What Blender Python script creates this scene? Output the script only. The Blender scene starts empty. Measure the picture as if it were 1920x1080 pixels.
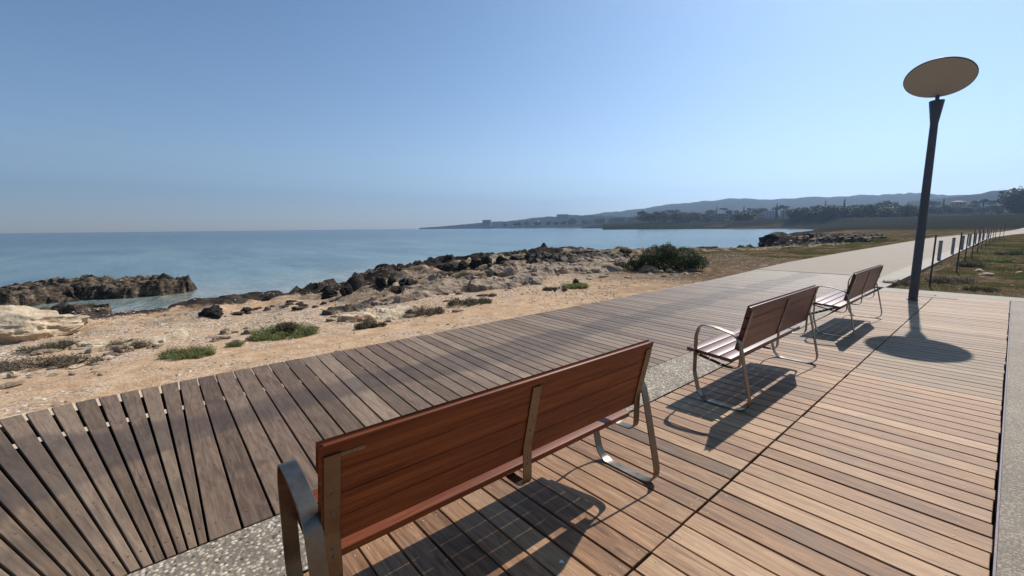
import bpy, bmesh, math, random
import numpy as np
from mathutils import Vector, Matrix

# ---------------------------------------------------------------- camera, sky, sun
S = bpy.context.scene
C = S.collection
F, CX, CY, H = 804.0, 960.0, 540.0, 1.6          # lens measured from the deck's vanishing points

def _cam():
    ray = lambda x, y: np.array([(x-CX)/F, -(y-CY)/F, -1.0])
    u = ray(1905, 417); u /= np.linalg.norm(u)
    w = ray(262, 434); r = -w/np.linalg.norm(w)
    up = np.cross(r, u); up /= np.linalg.norm(up)
    r = np.cross(u, up)
    return np.array([r, u, up])
RM = _cam()
cd = bpy.data.cameras.new('camera'); cam = bpy.data.objects.new('camera', cd); C.objects.link(cam)
cd.sensor_width = 36; cd.lens = F/1920*36; cd.clip_start = .05; cd.clip_end = 30000
m4 = Matrix([list(RM[0])+[0], list(RM[1])+[0], list(RM[2])+[H], [0, 0, 0, 1]])
cam.matrix_world = m4
S.camera = cam

SUN_EL, SUN_AZ = math.radians(44.5), math.radians(-7.0)    # azimuth from +Y towards +X
SUND = Vector((math.sin(SUN_AZ)*math.cos(SUN_EL), math.cos(SUN_AZ)*math.cos(SUN_EL), math.sin(SUN_EL)))
W = bpy.data.worlds.new('World'); S.world = W; W.use_nodes = True
nt = W.node_tree
sky = nt.nodes.new('ShaderNodeTexSky'); sky.sky_type = 'NISHITA'; sky.sun_disc = False
sky.sun_elevation = SUN_EL; sky.sun_rotation = SUN_AZ
sky.air_density = 1.0; sky.dust_density = 0.2; sky.ozone_density = 1.6; sky.altitude = 0
bg = nt.nodes['Background']; bg.inputs[1].default_value = .092
tint = nt.nodes.new('ShaderNodeMix'); tint.data_type = 'RGBA'; tint.blend_type = 'MULTIPLY'; tint.inputs[0].default_value = 1; tint.inputs[7].default_value = (.78, .98, 1.10, 1)
# paler, warmer air low over the sea, clearer blue higher up
wc = nt.nodes.new('ShaderNodeTexCoord'); ws = nt.nodes.new('ShaderNodeSeparateXYZ'); wr = nt.nodes.new('ShaderNodeValToRGB')
nt.links.new(wc.outputs['Generated'], ws.inputs[0]); nt.links.new(ws.outputs[2], wr.inputs[0]); nt.links.new(wr.outputs[0], tint.inputs[7])
wr.color_ramp.elements[0].position = .0; wr.color_ramp.elements[0].color = (.98, 1.10, 1.42, 1)
e_ = wr.color_ramp.elements.new(.14); e_.color = (1.10, 1.15, 1.20, 1)
e_ = wr.color_ramp.elements[2]; e_.position = .52; e_.color = (.76, .92, 1.0, 1)
nt.links.new(sky.outputs[0], tint.inputs[6]); nt.links.new(tint.outputs[2], bg.inputs[0])
sl = bpy.data.lights.new('sun', 'SUN'); sl.energy = 5.0; sl.angle = math.radians(.55); sl.color = (1, .94, .86)
so = bpy.data.objects.new('sun', sl); C.objects.link(so)
so.rotation_euler = SUND.to_track_quat('Z', 'Y').to_euler()
vs = S.view_settings; vs.view_transform = 'Standard'; vs.look = 'None'; vs.exposure = 0.13; vs.gamma = 1

# ---------------------------------------------------------------- helpers
def G(x, y, z=0.0):
    d = RM @ np.array([(x-CX)/F, -(y-CY)/F, -1.0]); t = (z-H)/d[2]
    return np.array([d[0]*t, d[1]*t, z])
def dirpx(x, y):
    return RM @ np.array([(x-CX)/F, -(y-CY)/F, -1.0])
def smooth(a, lo, hi):
    t = np.clip((a-lo)/(hi-lo), 0, 1); return t*t*(3-2*t)
_rng = np.random.default_rng(7)
_TAB = _rng.random(65536)
def vnoise(x, y, z=0.0, seed=0):
    x = np.asarray(x, float); y = np.asarray(y, float); z = np.asarray(z, float)+np.zeros_like(x)
    xi, yi, zi = np.floor(x).astype(np.int64), np.floor(y).astype(np.int64), np.floor(z).astype(np.int64)
    fx, fy, fz = x-xi, y-yi, z-zi
    fx, fy, fz = fx*fx*(3-2*fx), fy*fy*(3-2*fy), fz*fz*(3-2*fz)
    def h(a, b, c): return _TAB[((a*73856093) ^ (b*19349663) ^ (c*83492791) ^ (seed*2654435)) & 65535]
    r = 0
    for i in (0, 1):
        for j in (0, 1):
            for k in (0, 1):
                r = r + h(xi+i, yi+j, zi+k)*(fx if i else 1-fx)*(fy if j else 1-fy)*(fz if k else 1-fz)
    return r*2-1
def fbm(x, y, z=0.0, oct=4, seed=0, gain=.5):
    a, r, f = 1.0, 0, 1.0
    for o in range(oct):
        r = r+a*vnoise(x*f, y*f, np.asarray(z)*f, seed+o*17); a *= gain; f *= 2.03
    return r
def ridged(x, y, z=0.0, oct=4, seed=0):
    a, r, f = 1.0, 0, 1.0
    for o in range(oct):
        r = r+a*(1-2*abs(vnoise(x*f, y*f, np.asarray(z)*f, seed+o*13))); a *= .5; f *= 2.1
    return r

def mesh_np(name, V, Fc, mat=None, parent=None, smooth_=False, cols=None, uvs=None, loc=None):
    """V (n,3), Fc list of arrays (m,k)"""
    me = bpy.data.meshes.new(name)
    V = np.asarray(V, np.float32)
    if not isinstance(Fc, list): Fc = [Fc]
    Fc = [np.asarray(f, np.int32) for f in Fc if len(f)]
    me.vertices.add(len(V)); me.vertices.foreach_set('co', V.ravel())
    tot = sum(f.size for f in Fc); np_ = sum(len(f) for f in Fc)
    me.loops.add(tot); me.polygons.add(np_)
    me.loops.foreach_set('vertex_index', np.concatenate([f.ravel() for f in Fc]))
    ls = np.concatenate([np.full(len(f), f.shape[1]) for f in Fc])
    st = np.concatenate([[0], np.cumsum(ls)[:-1]]).astype(np.int32)
    me.polygons.foreach_set('loop_start', st)
    me.update(calc_edges=True)
    me.polygons.foreach_set('use_smooth', np.full(np_, bool(smooth_)))
    if cols is not None:
        for cn, arr in cols.items():
            at = me.color_attributes.new(cn, 'FLOAT_COLOR', 'POINT'); at.data.foreach_set('color', np.asarray(arr, np.float32).ravel())
    if uvs is not None:       # per vertex uv
        ul = me.uv_layers.new(name='UVMap'); idx = np.concatenate([f.ravel() for f in Fc])
        ul.data.foreach_set('uv', np.asarray(uvs, np.float32)[idx].ravel())
    if mat: me.materials.append(mat)
    me.validate()
    o = bpy.data.objects.new(name, me); C.objects.link(o)
    if parent: o.parent = parent
    if loc is not None: o.location = loc
    return o
def empty(name, loc, rz=0.0):
    o = bpy.data.objects.new(name, None); C.objects.link(o); o.location = loc; o.rotation_euler = (0, 0, rz)
    o.empty_display_size = .2
    return o
def tag(o, label=None, cat=None, group=None, kind=None):
    if label: o['label'] = label
    if cat: o['category'] = cat
    if group: o['group'] = group
    if kind: o['kind'] = kind
    return o
def copy_tree(o, parent=None):
    c = o.copy(); C.objects.link(c); c.parent = parent
    for ch in [k for k in o.children]: copy_tree(ch, c)
    return c

class NB:      # small node builder
    def __init__(s, name):
        s.m = bpy.data.materials.new(name); s.m.use_nodes = True; s.t = s.m.node_tree; s.b = s.t.nodes['Principled BSDF']
    def n(s, ty, **kw):
        x = s.t.nodes.new(ty)
        for k, v in kw.items():
            if k.startswith('i_'):
                kk = k[2:]; x.inputs[int(kk) if kk.isdigit() else kk].default_value = v
            else: setattr(x, k, v)
        return x
    def l(s, a, b): s.t.links.new(a, b)
    def tex(s, kind='Object'):
        return s.n('ShaderNodeTexCoord').outputs[kind]
    def mapped(s, scale, kind='Object', loc=(0, 0, 0), rot=(0, 0, 0)):
        mp = s.n('ShaderNodeMapping'); s.l(s.tex(kind), mp.inputs[0]); mp.inputs['Scale'].default_value = scale
        mp.inputs['Location'].default_value = loc; mp.inputs['Rotation'].default_value = rot
        return mp.outputs[0]
    def noise(s, vec, scale, det=4, rough=.55, dist=0):
        x = s.n('ShaderNodeTexNoise'); s.l(vec, x.inputs['Vector']); x.inputs['Scale'].default_value = scale
        x.inputs['Detail'].default_value = det; x.inputs['Roughness'].default_value = rough; x.inputs['Distortion'].default_value = dist
        return x.outputs['Fac']
    def ramp(s, fac, stops, interp='LINEAR'):
        x = s.n('ShaderNodeValToRGB'); s.l(fac, x.inputs[0]); cr = x.color_ramp; cr.interpolation = interp
        while len(cr.elements) < len(stops): cr.elements.new(.5)
        for e, (p, c) in zip(cr.elements, stops):
            e.position = p; e.color = (c if hasattr(c, '__len__') else (c, c, c))[:3]+(1,) if hasattr(c, '__len__') else (c, c, c, 1)
        return x.outputs['Color']
    def mix(s, fac, a, b, mode='MIX'):
        x = s.n('ShaderNodeMix', data_type='RGBA', blend_type=mode)
        for v, i in ((fac, 0), (a, 6), (b, 7)):
            if hasattr(v, 'node'): s.l(v, x.inputs[i])
            else: x.inputs[i].default_value = v if i == 0 else tuple(v)[:3]+(1,)
        return x.outputs[2]
    def math(s, op, a, b=0.0, c=None):
        x = s.n('ShaderNodeMath', operation=op)
        for i, v in enumerate((a, b) if c is None else (a, b, c)):
            if hasattr(v, 'node'): s.l(v, x.inputs[i])
            else: x.inputs[i].default_value = v
        return x.outputs[0]
    def attr(s, name):
        x = s.n('ShaderNodeVertexColor', layer_name=name); return x.outputs[0]
    def sep(s, col):
        x = s.n('ShaderNodeSeparateColor'); s.l(col, x.inputs[0]); return x.outputs
    def bump(s, h, strength=.3, dist=.01, prev=None):
        x = s.n('ShaderNodeBump'); s.l(h, x.inputs['Height']); x.inputs['Strength'].default_value = strength; x.inputs['Distance'].default_value = dist
        if prev: s.l(prev, x.inputs['Normal'])
        return x.outputs[0]
    def done(s, col=None, rough=None, nrm=None, spec=None, metal=None):
        for v, k in ((col, 'Base Color'), (rough, 'Roughness'), (nrm, 'Normal'), (spec, 'Specular IOR Level'), (metal, 'Metallic')):
            if v is None: continue
            if hasattr(v, 'node'): s.l(v, s.b.inputs[k])
            else: s.b.inputs[k].default_value = (tuple(v)+(1,)) if k == 'Base Color' else v
        return s.m

# ---------------------------------------------------------------- materials
def mat_boards(name, ramp, lo=.45, hi=.7, stain=0.0, spec=.5):
    b = NB(name); at = b.sep(b.attr('bcol')); uv = b.tex('UV')
    mp = b.n('ShaderNodeMapping'); b.l(uv, mp.inputs[0]); mp.inputs['Scale'].default_value = (2.2, 60, 1)
    grain = b.noise(mp.outputs[0], 1.0, 5, .6, .6)
    mp2 = b.n('ShaderNodeMapping'); b.l(uv, mp2.inputs[0]); mp2.inputs['Scale'].default_value = (1.2, 9, 1)
    blot = b.noise(mp2.outputs[0], 1.6, 6, .65, 2.2)
    mp3 = b.n('ShaderNodeMapping'); b.l(uv, mp3.inputs[0]); mp3.inputs['Scale'].default_value = (7, 260, 1)
    fine = b.noise(mp3.outputs[0], 1.0, 3, .7)
    f = b.math('ADD', at[0], b.math('MULTIPLY', b.math('SUBTRACT', blot, .5), 1.6))
    f = b.math('ADD', f, b.math('MULTIPLY', b.math('SUBTRACT', grain, .5), .35))
    col = b.ramp(f, ramp)
    # weathered grey share per board
    col = b.mix(b.math('MULTIPLY', at[1], b.math('ADD', .45, b.math('MULTIPLY', blot, .8))), col, (.205, .148, .085))
    if stain: col = b.mix(b.math('MULTIPLY', at[2], .92), col, (.27, .205, .142))  # far boards paled in colour, standing in for their gloss toward the sun
    dk = b.ramp(grain, [(.22, .62), (.5, 1.0), (.8, 1.12)])
    col = b.mix(1.0, col, dk, 'MULTIPLY')
    fk = b.ramp(fine, [(.25, .72), (.5, 1.0), (.75, 1.15)])
    col = b.mix(.8, col, fk, 'MULTIPLY')
    gl = b.mapped((1, 1, 1), 'Object')
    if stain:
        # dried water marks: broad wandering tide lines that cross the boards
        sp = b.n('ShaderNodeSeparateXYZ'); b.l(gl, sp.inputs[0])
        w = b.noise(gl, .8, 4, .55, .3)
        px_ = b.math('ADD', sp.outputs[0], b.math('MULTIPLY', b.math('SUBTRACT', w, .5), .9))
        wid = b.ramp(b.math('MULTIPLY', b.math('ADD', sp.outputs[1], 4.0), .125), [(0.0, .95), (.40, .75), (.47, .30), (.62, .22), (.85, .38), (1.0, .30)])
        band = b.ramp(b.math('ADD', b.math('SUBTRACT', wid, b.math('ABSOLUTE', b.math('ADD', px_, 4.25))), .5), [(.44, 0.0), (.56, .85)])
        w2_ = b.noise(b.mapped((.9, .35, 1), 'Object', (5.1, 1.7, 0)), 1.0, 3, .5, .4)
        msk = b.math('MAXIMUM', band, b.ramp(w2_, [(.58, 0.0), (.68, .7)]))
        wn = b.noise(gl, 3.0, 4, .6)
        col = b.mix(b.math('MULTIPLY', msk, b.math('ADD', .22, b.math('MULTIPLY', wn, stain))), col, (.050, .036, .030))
    dirt = b.noise(gl, 2.3, 5, .65)
    col = b.mix(b.ramp(dirt, [(.52, 0.0), (.72, .45)]), col, (.16, .122, .090))
    r = b.math('ADD', lo, b.math('MULTIPLY', blot, hi-lo))
    hgt = b.math('ADD', b.math('MULTIPLY', grain, .7), b.math('MULTIPLY', fine, .5))
    return b.done(col, r, b.bump(hgt, .35, .003), spec)
M = {}
M['deck'] = mat_boards('deck_wood', [(.0, (.110, .048, .021)), (.28, (.235, .114, .052)), (.5, (.338, .180, .088)), (.72, (.43, .250, .128)), (1.0, (.52, .338, .195))], .5, .72, spec=.28)
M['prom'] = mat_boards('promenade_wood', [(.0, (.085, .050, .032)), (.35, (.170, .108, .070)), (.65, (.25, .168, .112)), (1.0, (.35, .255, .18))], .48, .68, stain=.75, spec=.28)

def mat_aggregate(name, cols, sc=95.0):
    b = NB(name); g = b.tex('Object')
    v = b.n('ShaderNodeTexVoronoi', feature='F1'); b.l(g, v.inputs['Vector']); v.inputs['Scale'].default_value = sc
    s = b.sep(v.outputs['Color'])
    c = b.ramp(s[0], cols, 'CONSTANT')
    c = b.mix(b.ramp(v.outputs['Distance'], [(.3, 0.0), (.62, 1.0)]), c, (.20, .165, .125))
    big = b.noise(g, 1.4, 4, .6)
    c = b.mix(1.0, c, b.ramp(big, [(.3, .78), (.7, 1.12)]), 'MULTIPLY')
    h = b.math('SUBTRACT', 1.0, v.outputs['Distance'])
    return b.done(c, .75, b.bump(h, .6, .006), .35)
M['agg'] = mat_aggregate('aggregate_concrete', [(0, (.20, .15, .10)), (.2, (.52, .43, .31)), (.42, (.34, .26, .17)), (.6, (.70, .61, .48)), (.8, (.44, .37, .28)), (.92, (.06, .05, .04))], 55)
M['agg2'] = mat_aggregate('aggregate_path', [(0, (.27, .21, .145)), (.25, (.37, .30, .215)), (.5, (.31, .25, .175)), (.75, (.46, .385, .285)), (.95, (.16, .125, .09))], 80)

def mat_simple(name, col, rough=.6, nsc=8.0, var=.18, bump=.15, spec=.4, metal=0.0, bd=.01, kind='Object'):
    b = NB(name); g = b.tex(kind); n = b.noise(g, nsc, 7, .65)
    c = b.mix(1.0, tuple(col)+(1,), b.ramp(n, [(.25, 1-var), (.75, 1+var)]), 'MULTIPLY')
    n2 = b.noise(g, nsc*7, 3, .6)
    r = b.math('ADD', rough-.08, b.math('MULTIPLY', n2, .16))
    return b.done(c, r, b.bump(n2, bump, bd), spec, metal)
M['concrete'] = mat_simple('pale_concrete', (.25, .200, .140), .8, 1.1, .12, .2)
M['kerb'] = mat_simple('kerb_concrete', (.23, .19, .14), .7, 1.5, .15, .2)
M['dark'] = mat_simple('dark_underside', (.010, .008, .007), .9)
M['joist'] = mat_simple('joist_pale', (.60, .47, .32), .8, 6, .2)
M['darksteel'] = mat_simple('edge_steel', (.05, .04, .055), .5, 10, .3, .1, .5, .5)
M['screw'] = mat_simple('screw_brass', (.36, .28, .19), .5, 30, .1, 0, .5, 1.0)
M['screwdark'] = mat_simple('screw_rust', (.035, .025, .022), .6)
M['droppings'] = mat_simple('white_droppings', (.7, .72, .75), .7)

def mat_benchwood():
    b = NB('bench_wood'); mp = b.n('ShaderNodeMapping'); b.l(b.tex('Object'), mp.inputs[0]); mp.inputs['Scale'].default_value = (38, 1.6, 38)
    g = b.noise(mp.outputs[0], 1.0, 5, .6, .8)
    mp2 = b.n('ShaderNodeMapping'); b.l(b.tex('Object'), mp2.inputs[0]); mp2.inputs['Scale'].default_value = (150, 5, 150)
    f = b.noise(mp2.outputs[0], 1.0, 3, .6)
    c = b.ramp(g, [(.2, (.075, .013, .003)), (.5, (.190, .043, .009)), (.8, (.34, .100, .024))])
    c = b.mix(.6, c, b.ramp(f, [(.3, .75), (.7, 1.15)]), 'MULTIPLY')
    b.b.inputs['Coat Weight'].default_value = .12; b.b.inputs['Coat Roughness'].default_value = .35
    return b.done(c, b.math('ADD', .42, b.math('MULTIPLY', g, .25)), b.bump(f, .2, .002), .3)
def mat_benchwood_far():
    b = NB('bench_wood_glare'); mp = b.n('ShaderNodeMapping'); b.l(b.tex('Object'), mp.inputs[0]); mp.inputs['Scale'].default_value = (38, 1.6, 38)
    g = b.noise(mp.outputs[0], 1.0, 5, .6, .8)
    c = b.ramp(g, [(.2, (.080, .022, .014)), (.5, (.135, .042, .028)), (.8, (.21, .080, .060))])  # pinker slats: sun glare on the seats put into the wood colour
    return b.done(c, .42, b.bump(g, .12, .002), .5)
M['bwood'] = mat_benchwood(); M['bwood2'] = mat_benchwood_far()
def mat_steel():
    b = NB('brushed_steel'); mp = b.n('ShaderNodeMapping'); b.l(b.tex('Object'), mp.inputs[0]); mp.inputs['Scale'].default_value = (9, 260, 9)
    g = b.noise(mp.outputs[0], 1.0, 3, .6); n = b.noise(b.tex('Object'), 12, 5, .65)
    c = b.mix(n, (.12, .094, .066, 1), (.28, .245, .20, 1))
    c = b.mix(b.ramp(b.noise(b.tex('Object'), 34, 4, .7), [(.55, 0.0), (.8, .6)]), c, (.28, .21, .14))
    return b.done(c, b.math('ADD', .24, b.math('MULTIPLY', n, .22)), b.bump(g, .08, .001), .5, 1.0)
M['steel'] = mat_steel()
M['plaque'] = mat_simple('plaque_metal', (.34, .36, .34), .4, 40, .2, .1, .5, 1.0)
M['bolt'] = mat_simple('bolt_steel', (.22, .19, .16), .35, 40, .2, .1, .5, 1.0)
M['lamp_metal'] = mat_simple('lamp_dark_metal', (.055, .062, .080), .42, 5, .15, .05, .5, .3)
M['lamp_disc'] = mat_simple('lamp_reflector_face', (.33, .33, .315), .5, 2.5, .06, .02)
M['lamp_rim'] = mat_simple('lamp_rim', (.03, .03, .035), .5)
M['bollard'] = mat_simple('bollard_grey', (.22, .23, .25), .6, 6, .15)
M['post'] = mat_simple('fence_post_metal', (.045, .045, .04), .6, 12, .3)
M['wire'] = mat_simple('fence_wire', (.22, .22, .20), .5, 12, .2, 0, .5, .8)

def mat_rock(name, ramp, dark=.5, sc=1.0):
    b = NB(name); g = b.mapped((1, 1, 2.2)); n = b.noise(g, 2.4*sc, 8, .66, .5); n2 = b.noise(g, 11*sc, 8, .74)
    v = b.n('ShaderNodeTexVoronoi', feature='F1'); b.l(g, v.inputs['Vector']); v.inputs['Scale'].default_value = 9*sc
    c = b.ramp(b.math('ADD', b.math('MULTIPLY', n, .65), b.math('MULTIPLY', n2, .35)), ramp)
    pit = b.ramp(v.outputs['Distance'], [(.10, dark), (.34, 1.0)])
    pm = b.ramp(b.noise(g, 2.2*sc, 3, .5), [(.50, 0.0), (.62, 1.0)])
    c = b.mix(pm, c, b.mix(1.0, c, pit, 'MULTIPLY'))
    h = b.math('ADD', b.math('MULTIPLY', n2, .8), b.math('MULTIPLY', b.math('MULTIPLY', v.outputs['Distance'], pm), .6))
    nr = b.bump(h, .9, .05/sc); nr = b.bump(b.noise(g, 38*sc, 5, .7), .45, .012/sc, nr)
    return b.done(c, .85, nr, .25)
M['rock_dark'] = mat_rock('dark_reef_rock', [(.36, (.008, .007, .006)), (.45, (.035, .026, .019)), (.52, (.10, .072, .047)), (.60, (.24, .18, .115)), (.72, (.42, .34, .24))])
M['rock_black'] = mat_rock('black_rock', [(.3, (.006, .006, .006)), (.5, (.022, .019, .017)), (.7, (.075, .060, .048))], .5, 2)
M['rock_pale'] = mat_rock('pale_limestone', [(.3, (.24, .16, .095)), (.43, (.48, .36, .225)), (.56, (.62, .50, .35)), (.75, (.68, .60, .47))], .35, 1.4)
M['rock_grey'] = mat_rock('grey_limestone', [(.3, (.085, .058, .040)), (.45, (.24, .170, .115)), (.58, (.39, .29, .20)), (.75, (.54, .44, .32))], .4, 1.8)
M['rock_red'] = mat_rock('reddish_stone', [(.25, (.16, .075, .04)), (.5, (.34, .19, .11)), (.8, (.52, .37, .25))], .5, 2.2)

def mat_leaf(name, ramp, rough=.55, trans=.25):
    b = NB(name); at = b.sep(b.attr('lcol')); c = b.ramp(at[0], ramp)
    b.done(c, rough, None, .3)
    tr = b.n('ShaderNodeBsdfTranslucent'); b.l(c, tr.inputs[0]); mx = b.n('ShaderNodeMixShader'); mx.inputs[0].default_value = trans
    out = b.t.nodes['Material Output']; b.l(b.b.outputs[0], mx.inputs[1]); b.l(tr.outputs[0], mx.inputs[2]); b.l(mx.outputs[0], out.inputs[0])
    return b.m
M['leaf_bush'] = mat_leaf('juniper_leaves', [(0, (.018, .026, .010)), (.5, (.035, .055, .018)), (1, (.085, .115, .035))])
M['leaf_green'] = mat_leaf('green_leaves', [(0, (.070, .080, .028)), (.5, (.19, .215, .070)), (1, (.36, .37, .17))], .7, .35)
M['leaf_dry'] = mat_leaf('dry_twigs', [(0, (.075, .056, .038)), (.5, (.17, .130, .085)), (1, (.32, .26, .17))], .8, .1)
M['leaf_olive'] = mat_leaf('olive_scrub', [(0, (.045, .042, .024)), (.5, (.12, .105, .058)), (1, (.24, .21, .12))], .7, .15)
M['leaf_tree'] = mat_leaf('tree_foliage', [(0, (.022, .032, .016)), (.5, (.040, .058, .024)), (1, (.070, .095, .036))], .6, .2)
M['leaf_palm'] = mat_leaf('palm_fronds', [(0, (.025, .030, .018)), (.5, (.05, .06, .03)), (1, (.085, .095, .045))], .6, .2)
M['grass'] = mat_leaf('grass_blades', [(0, (.055, .070, .02)), (.35, (.11, .125, .035)), (.6, (.20, .165, .075)), (1, (.36, .27, .15))], .6, .25)
M['bark'] = mat_simple('tree_bark', (.10, .075, .055), .85, 3, .3, .4)
M['wall_a'] = mat_simple('wall_cream', (.30, .25, .20), .8, .3, .08)
M['wall_b'] = mat_simple('wall_pink', (.27, .19, .165), .8, .3, .08)
M['wall_c'] = mat_simple('wall_white', (.40, .38, .35), .8, .3, .06)
M['wall_d'] = mat_simple('wall_grey', (.16, .17, .17), .8, .3, .06)
M['roof'] = mat_simple('roof_tiles', (.36, .19, .13), .8, .6, .2)
M['glass'] = mat_simple('window_glass', (.03, .04, .05), .2, 3, .1, 0, .6)

# ground ---------------------------------------------------------------
def mat_ground():
    b = NB('ground_soil'); g = b.tex('Object'); at = b.sep(b.attr('gm')); at2 = b.sep(b.attr('gm2'))
    n1 = b.noise(g, .45, 7, .6); n2 = b.noise(g, 3.5, 7, .65); n3 = b.noise(g, 26, 5, .7); n4 = b.noise(g, 1.4, 6, .7, .5)
    sand = b.ramp(n2, [(.3, (.36, .225, .130)), (.5, (.50, .335, .205)), (.72, (.62, .455, .30))])
    grit = b.n('ShaderNodeTexVoronoi', feature='F1'); b.l(g, grit.inputs['Vector']); grit.inputs['Scale'].default_value = 34
    gs = b.sep(grit.outputs['Color'])
    gc = b.ramp(gs[0], [(0, (.22, .15, .10)), (.3, (.42, .31, .22)), (.6, (.56, .45, .34)), (.85, (.66, .57, .46))], 'CONSTANT')
    gm = b.ramp(b.math('ADD', n4, b.math('MULTIPLY', at2[0], .13)), [(.50, 0.0), (.66, .85)])
    sand = b.mix(gm, sand, gc)
    red = b.ramp(n2, [(.32, (.036, .026, .017)), (.47, (.082, .056, .036)), (.58, (.14, .096, .062)), (.70, (.28, .21, .145))])
    sand = b.mix(at2[1], sand, red)
    pale = b.ramp(b.math('ADD', b.math('MULTIPLY', n2, .6), b.math('MULTIPLY', n4, .4)), [(.36, (.050, .036, .025)), (.44, (.16, .115, .075)), (.53, (.30, .225, .15)), (.66, (.52, .43, .31))])
    darkr = b.ramp(b.math('ADD', b.math('MULTIPLY', n2, .5), b.math('MULTIPLY', n4, .5)), [(.32, (.014, .012, .011)), (.5, (.045, .037, .032)), (.62, (.10, .078, .06)), (.78, (.20, .155, .12))])
    green = b.ramp(b.math('ADD', b.math('MULTIPLY', n2, .5), b.math('MULTIPLY', n3, .5)), [(.3, (.024, .024, .010)), (.5, (.048, .052, .017)), (.65, (.085, .078, .032)), (.8, (.17, .13, .075))])
    br = b.math('SUBTRACT', n4, .5)
    c = b.mix(b.ramp(b.math('ADD', at[1], br), [(.35, 0.0), (.60, 1.0)]), sand, pale)
    c = b.mix(b.ramp(b.math('ADD', at[2], b.math('MULTIPLY', b.math('SUBTRACT', n1, .5), 1.8)), [(.42, 0.0), (.62, 1.0)]), c, green)
    c = b.mix(b.ramp(b.math('ADD', at[0], b.math('MULTIPLY', br, .9)), [(.38, 0.0), (.58, 1.0)]), c, darkr)
    c = b.mix(at2[2], c, b.ramp(n1, [(.3, (.016, .018, .014)), (.7, (.042, .040, .030))]))  # far scrub colour darkened to carry the plants' self-shadow
    c = b.mix(1.0, c, b.ramp(n3, [(.28, .62), (.5, 1.0), (.75, 1.22)]), 'MULTIPLY')
    h = b.math('ADD', b.math('MULTIPLY', n3, .5), b.math('MULTIPLY', grit.outputs['Distance'], -.25))
    nr = b.bump(n2, .5, .07); nr = b.bump(h, .7, .03, nr)
    return b.done(c, .95, nr, .0)
M['ground'] = mat_ground()

SEA = -1.4
_ys = [-400, -60, -20, -6, -3, -1.6, 2, 6, 10, 14, 24, 35, 45, 55, 63, 66.5, 75, 116, 170, 288, 360, 400, 430, 500, 700, 900, 960, 1200, 1300, 1500, 4700]
_xs = [-150, -45, -27, -23.5, -21, -20, -20.6, -21.3, -24.0, -25.5, -27.5, -27, -24, -21.0, -20.5, -23.3, -25.3, -36, -47, -73, -100, -130, -255, -300, -430, -600, -715, -1300, -1500, -2600, -2800]
def Xs(Y): return np.interp(Y, _ys, _xs)+.7*vnoise(Y*.35, Y*0+3.3, 0, 5)+.35*vnoise(Y*1.1, Y*0+8.3, 0, 6)
PL = [(-200, -5.7), (12, -5.7), (21, -6.25), (32, -6.25), (50, -6.1), (65, -6.0), (80, -5.0), (95, -3.2), (110, -1.6), (130, -.6), (170, 1.0), (260, 8), (400, 30)]
PR = [(-200, -2.0), (14, -2.0), (26, -1.95), (42, -1.85), (60, -1.75), (72, -1.4), (87, -.3), (100, 1.2), (115, 2.4), (135, 3.4), (175, 5.0), (260, 12), (400, 34)]
def XPL(Y): return np.interp(Y, [a for a, _ in PL], [c for _, c in PL])
def XPR(Y): return np.interp(Y, [a for a, _ in PR], [c for _, c in PR])
def ground_z(X, Y, full=False):
    X = np.asarray(X, float); Y = np.asarray(Y, float)
    xs = Xs(Y); xl = XPL(Y); D = np.maximum(xl-xs, 3.0); u = (xl-X)/D
    p = np.interp(Y, [-50, 4, 12, 23, 33, 42, 63.5, 66.0, 400, 500], [1.3, 1.35, 4.2, 4.0, 1.3, .95, .85, 16, 16, 10])
    uc = np.clip(u, 0, 1)
    sea_d = np.clip(u-1, 0, None)*D
    drop = np.interp(Y, [350, 500], [1.35, 1.35])
    z = -.05-drop*uc**p - 1.6*(1-np.exp(-sea_d/7.0))
    land = smooth(u, 1.02, .93)
    rise = 6.5*smooth(Y, 150, 420)*smooth((X-xs)/np.maximum(40+.15*np.abs(Y), 1), .0, 1.0)
    z = z+rise*land
    rockm = smooth(u+.10*fbm(X*.35, Y*.35, 0, 3, 71), np.interp(Y, [-10, 3, 10, 60], [.55, .50, .50, .62]), np.interp(Y, [-10, 3, 10, 60], [.78, .66, .72, .85]))
    palem = smooth(u, .22, .42)*np.interp(Y, [-10, 3, 7, 40], [.35, .4, 1.0, .9])*smooth(Y, 80, 60)
    near = smooth(np.abs(Y)+np.abs(X), 260, 120)
    edge = smooth(uc*D, .3, 3.0)
    rr = ridged(X*.55, Y*.55, 0, 5, 3)*.11+fbm(X*2.2, Y*2.2, 0, 3, 9)*.05
    rr = rr+.5*ridged(X*1.6, Y*1.6, 0, 3, 43)*.07
    tq = rr/.10; rr = .35*rr+.65*(np.floor(tq)+smooth(tq-np.floor(tq), .3, .8))*.10
    z = z+near*land*(rr*(rockm*1.5+palem*1.7)*edge+fbm(X*.7, Y*.7, 0, 5, 21)*.045*smooth(uc*D, .4, 2.5))
    # the far side of the path
    xr = XPR(Y)
    right = smooth(X-xr, .0, .7)
    zr = -.04+fbm(X*.45, Y*.45, 0, 5, 31)*.10*smooth(X-xr, .3, 2.5)*smooth(Y, 14.6, 17)+rise
    z = np.where(X > xr, z*(1-right)+zr*right, z)
    # trench below decks and paths
    inpath = (X > xl+.06) & (X < xr-.06)
    z = np.where(inpath, np.minimum(z, -.25+rise), z)
    z = np.where((X > -5.55) & (X < 3.9) & (Y < 14.05) & (Y > -80), -.35, z)
    if full: return z, u, rockm, palem, land, D
    return z

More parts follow.
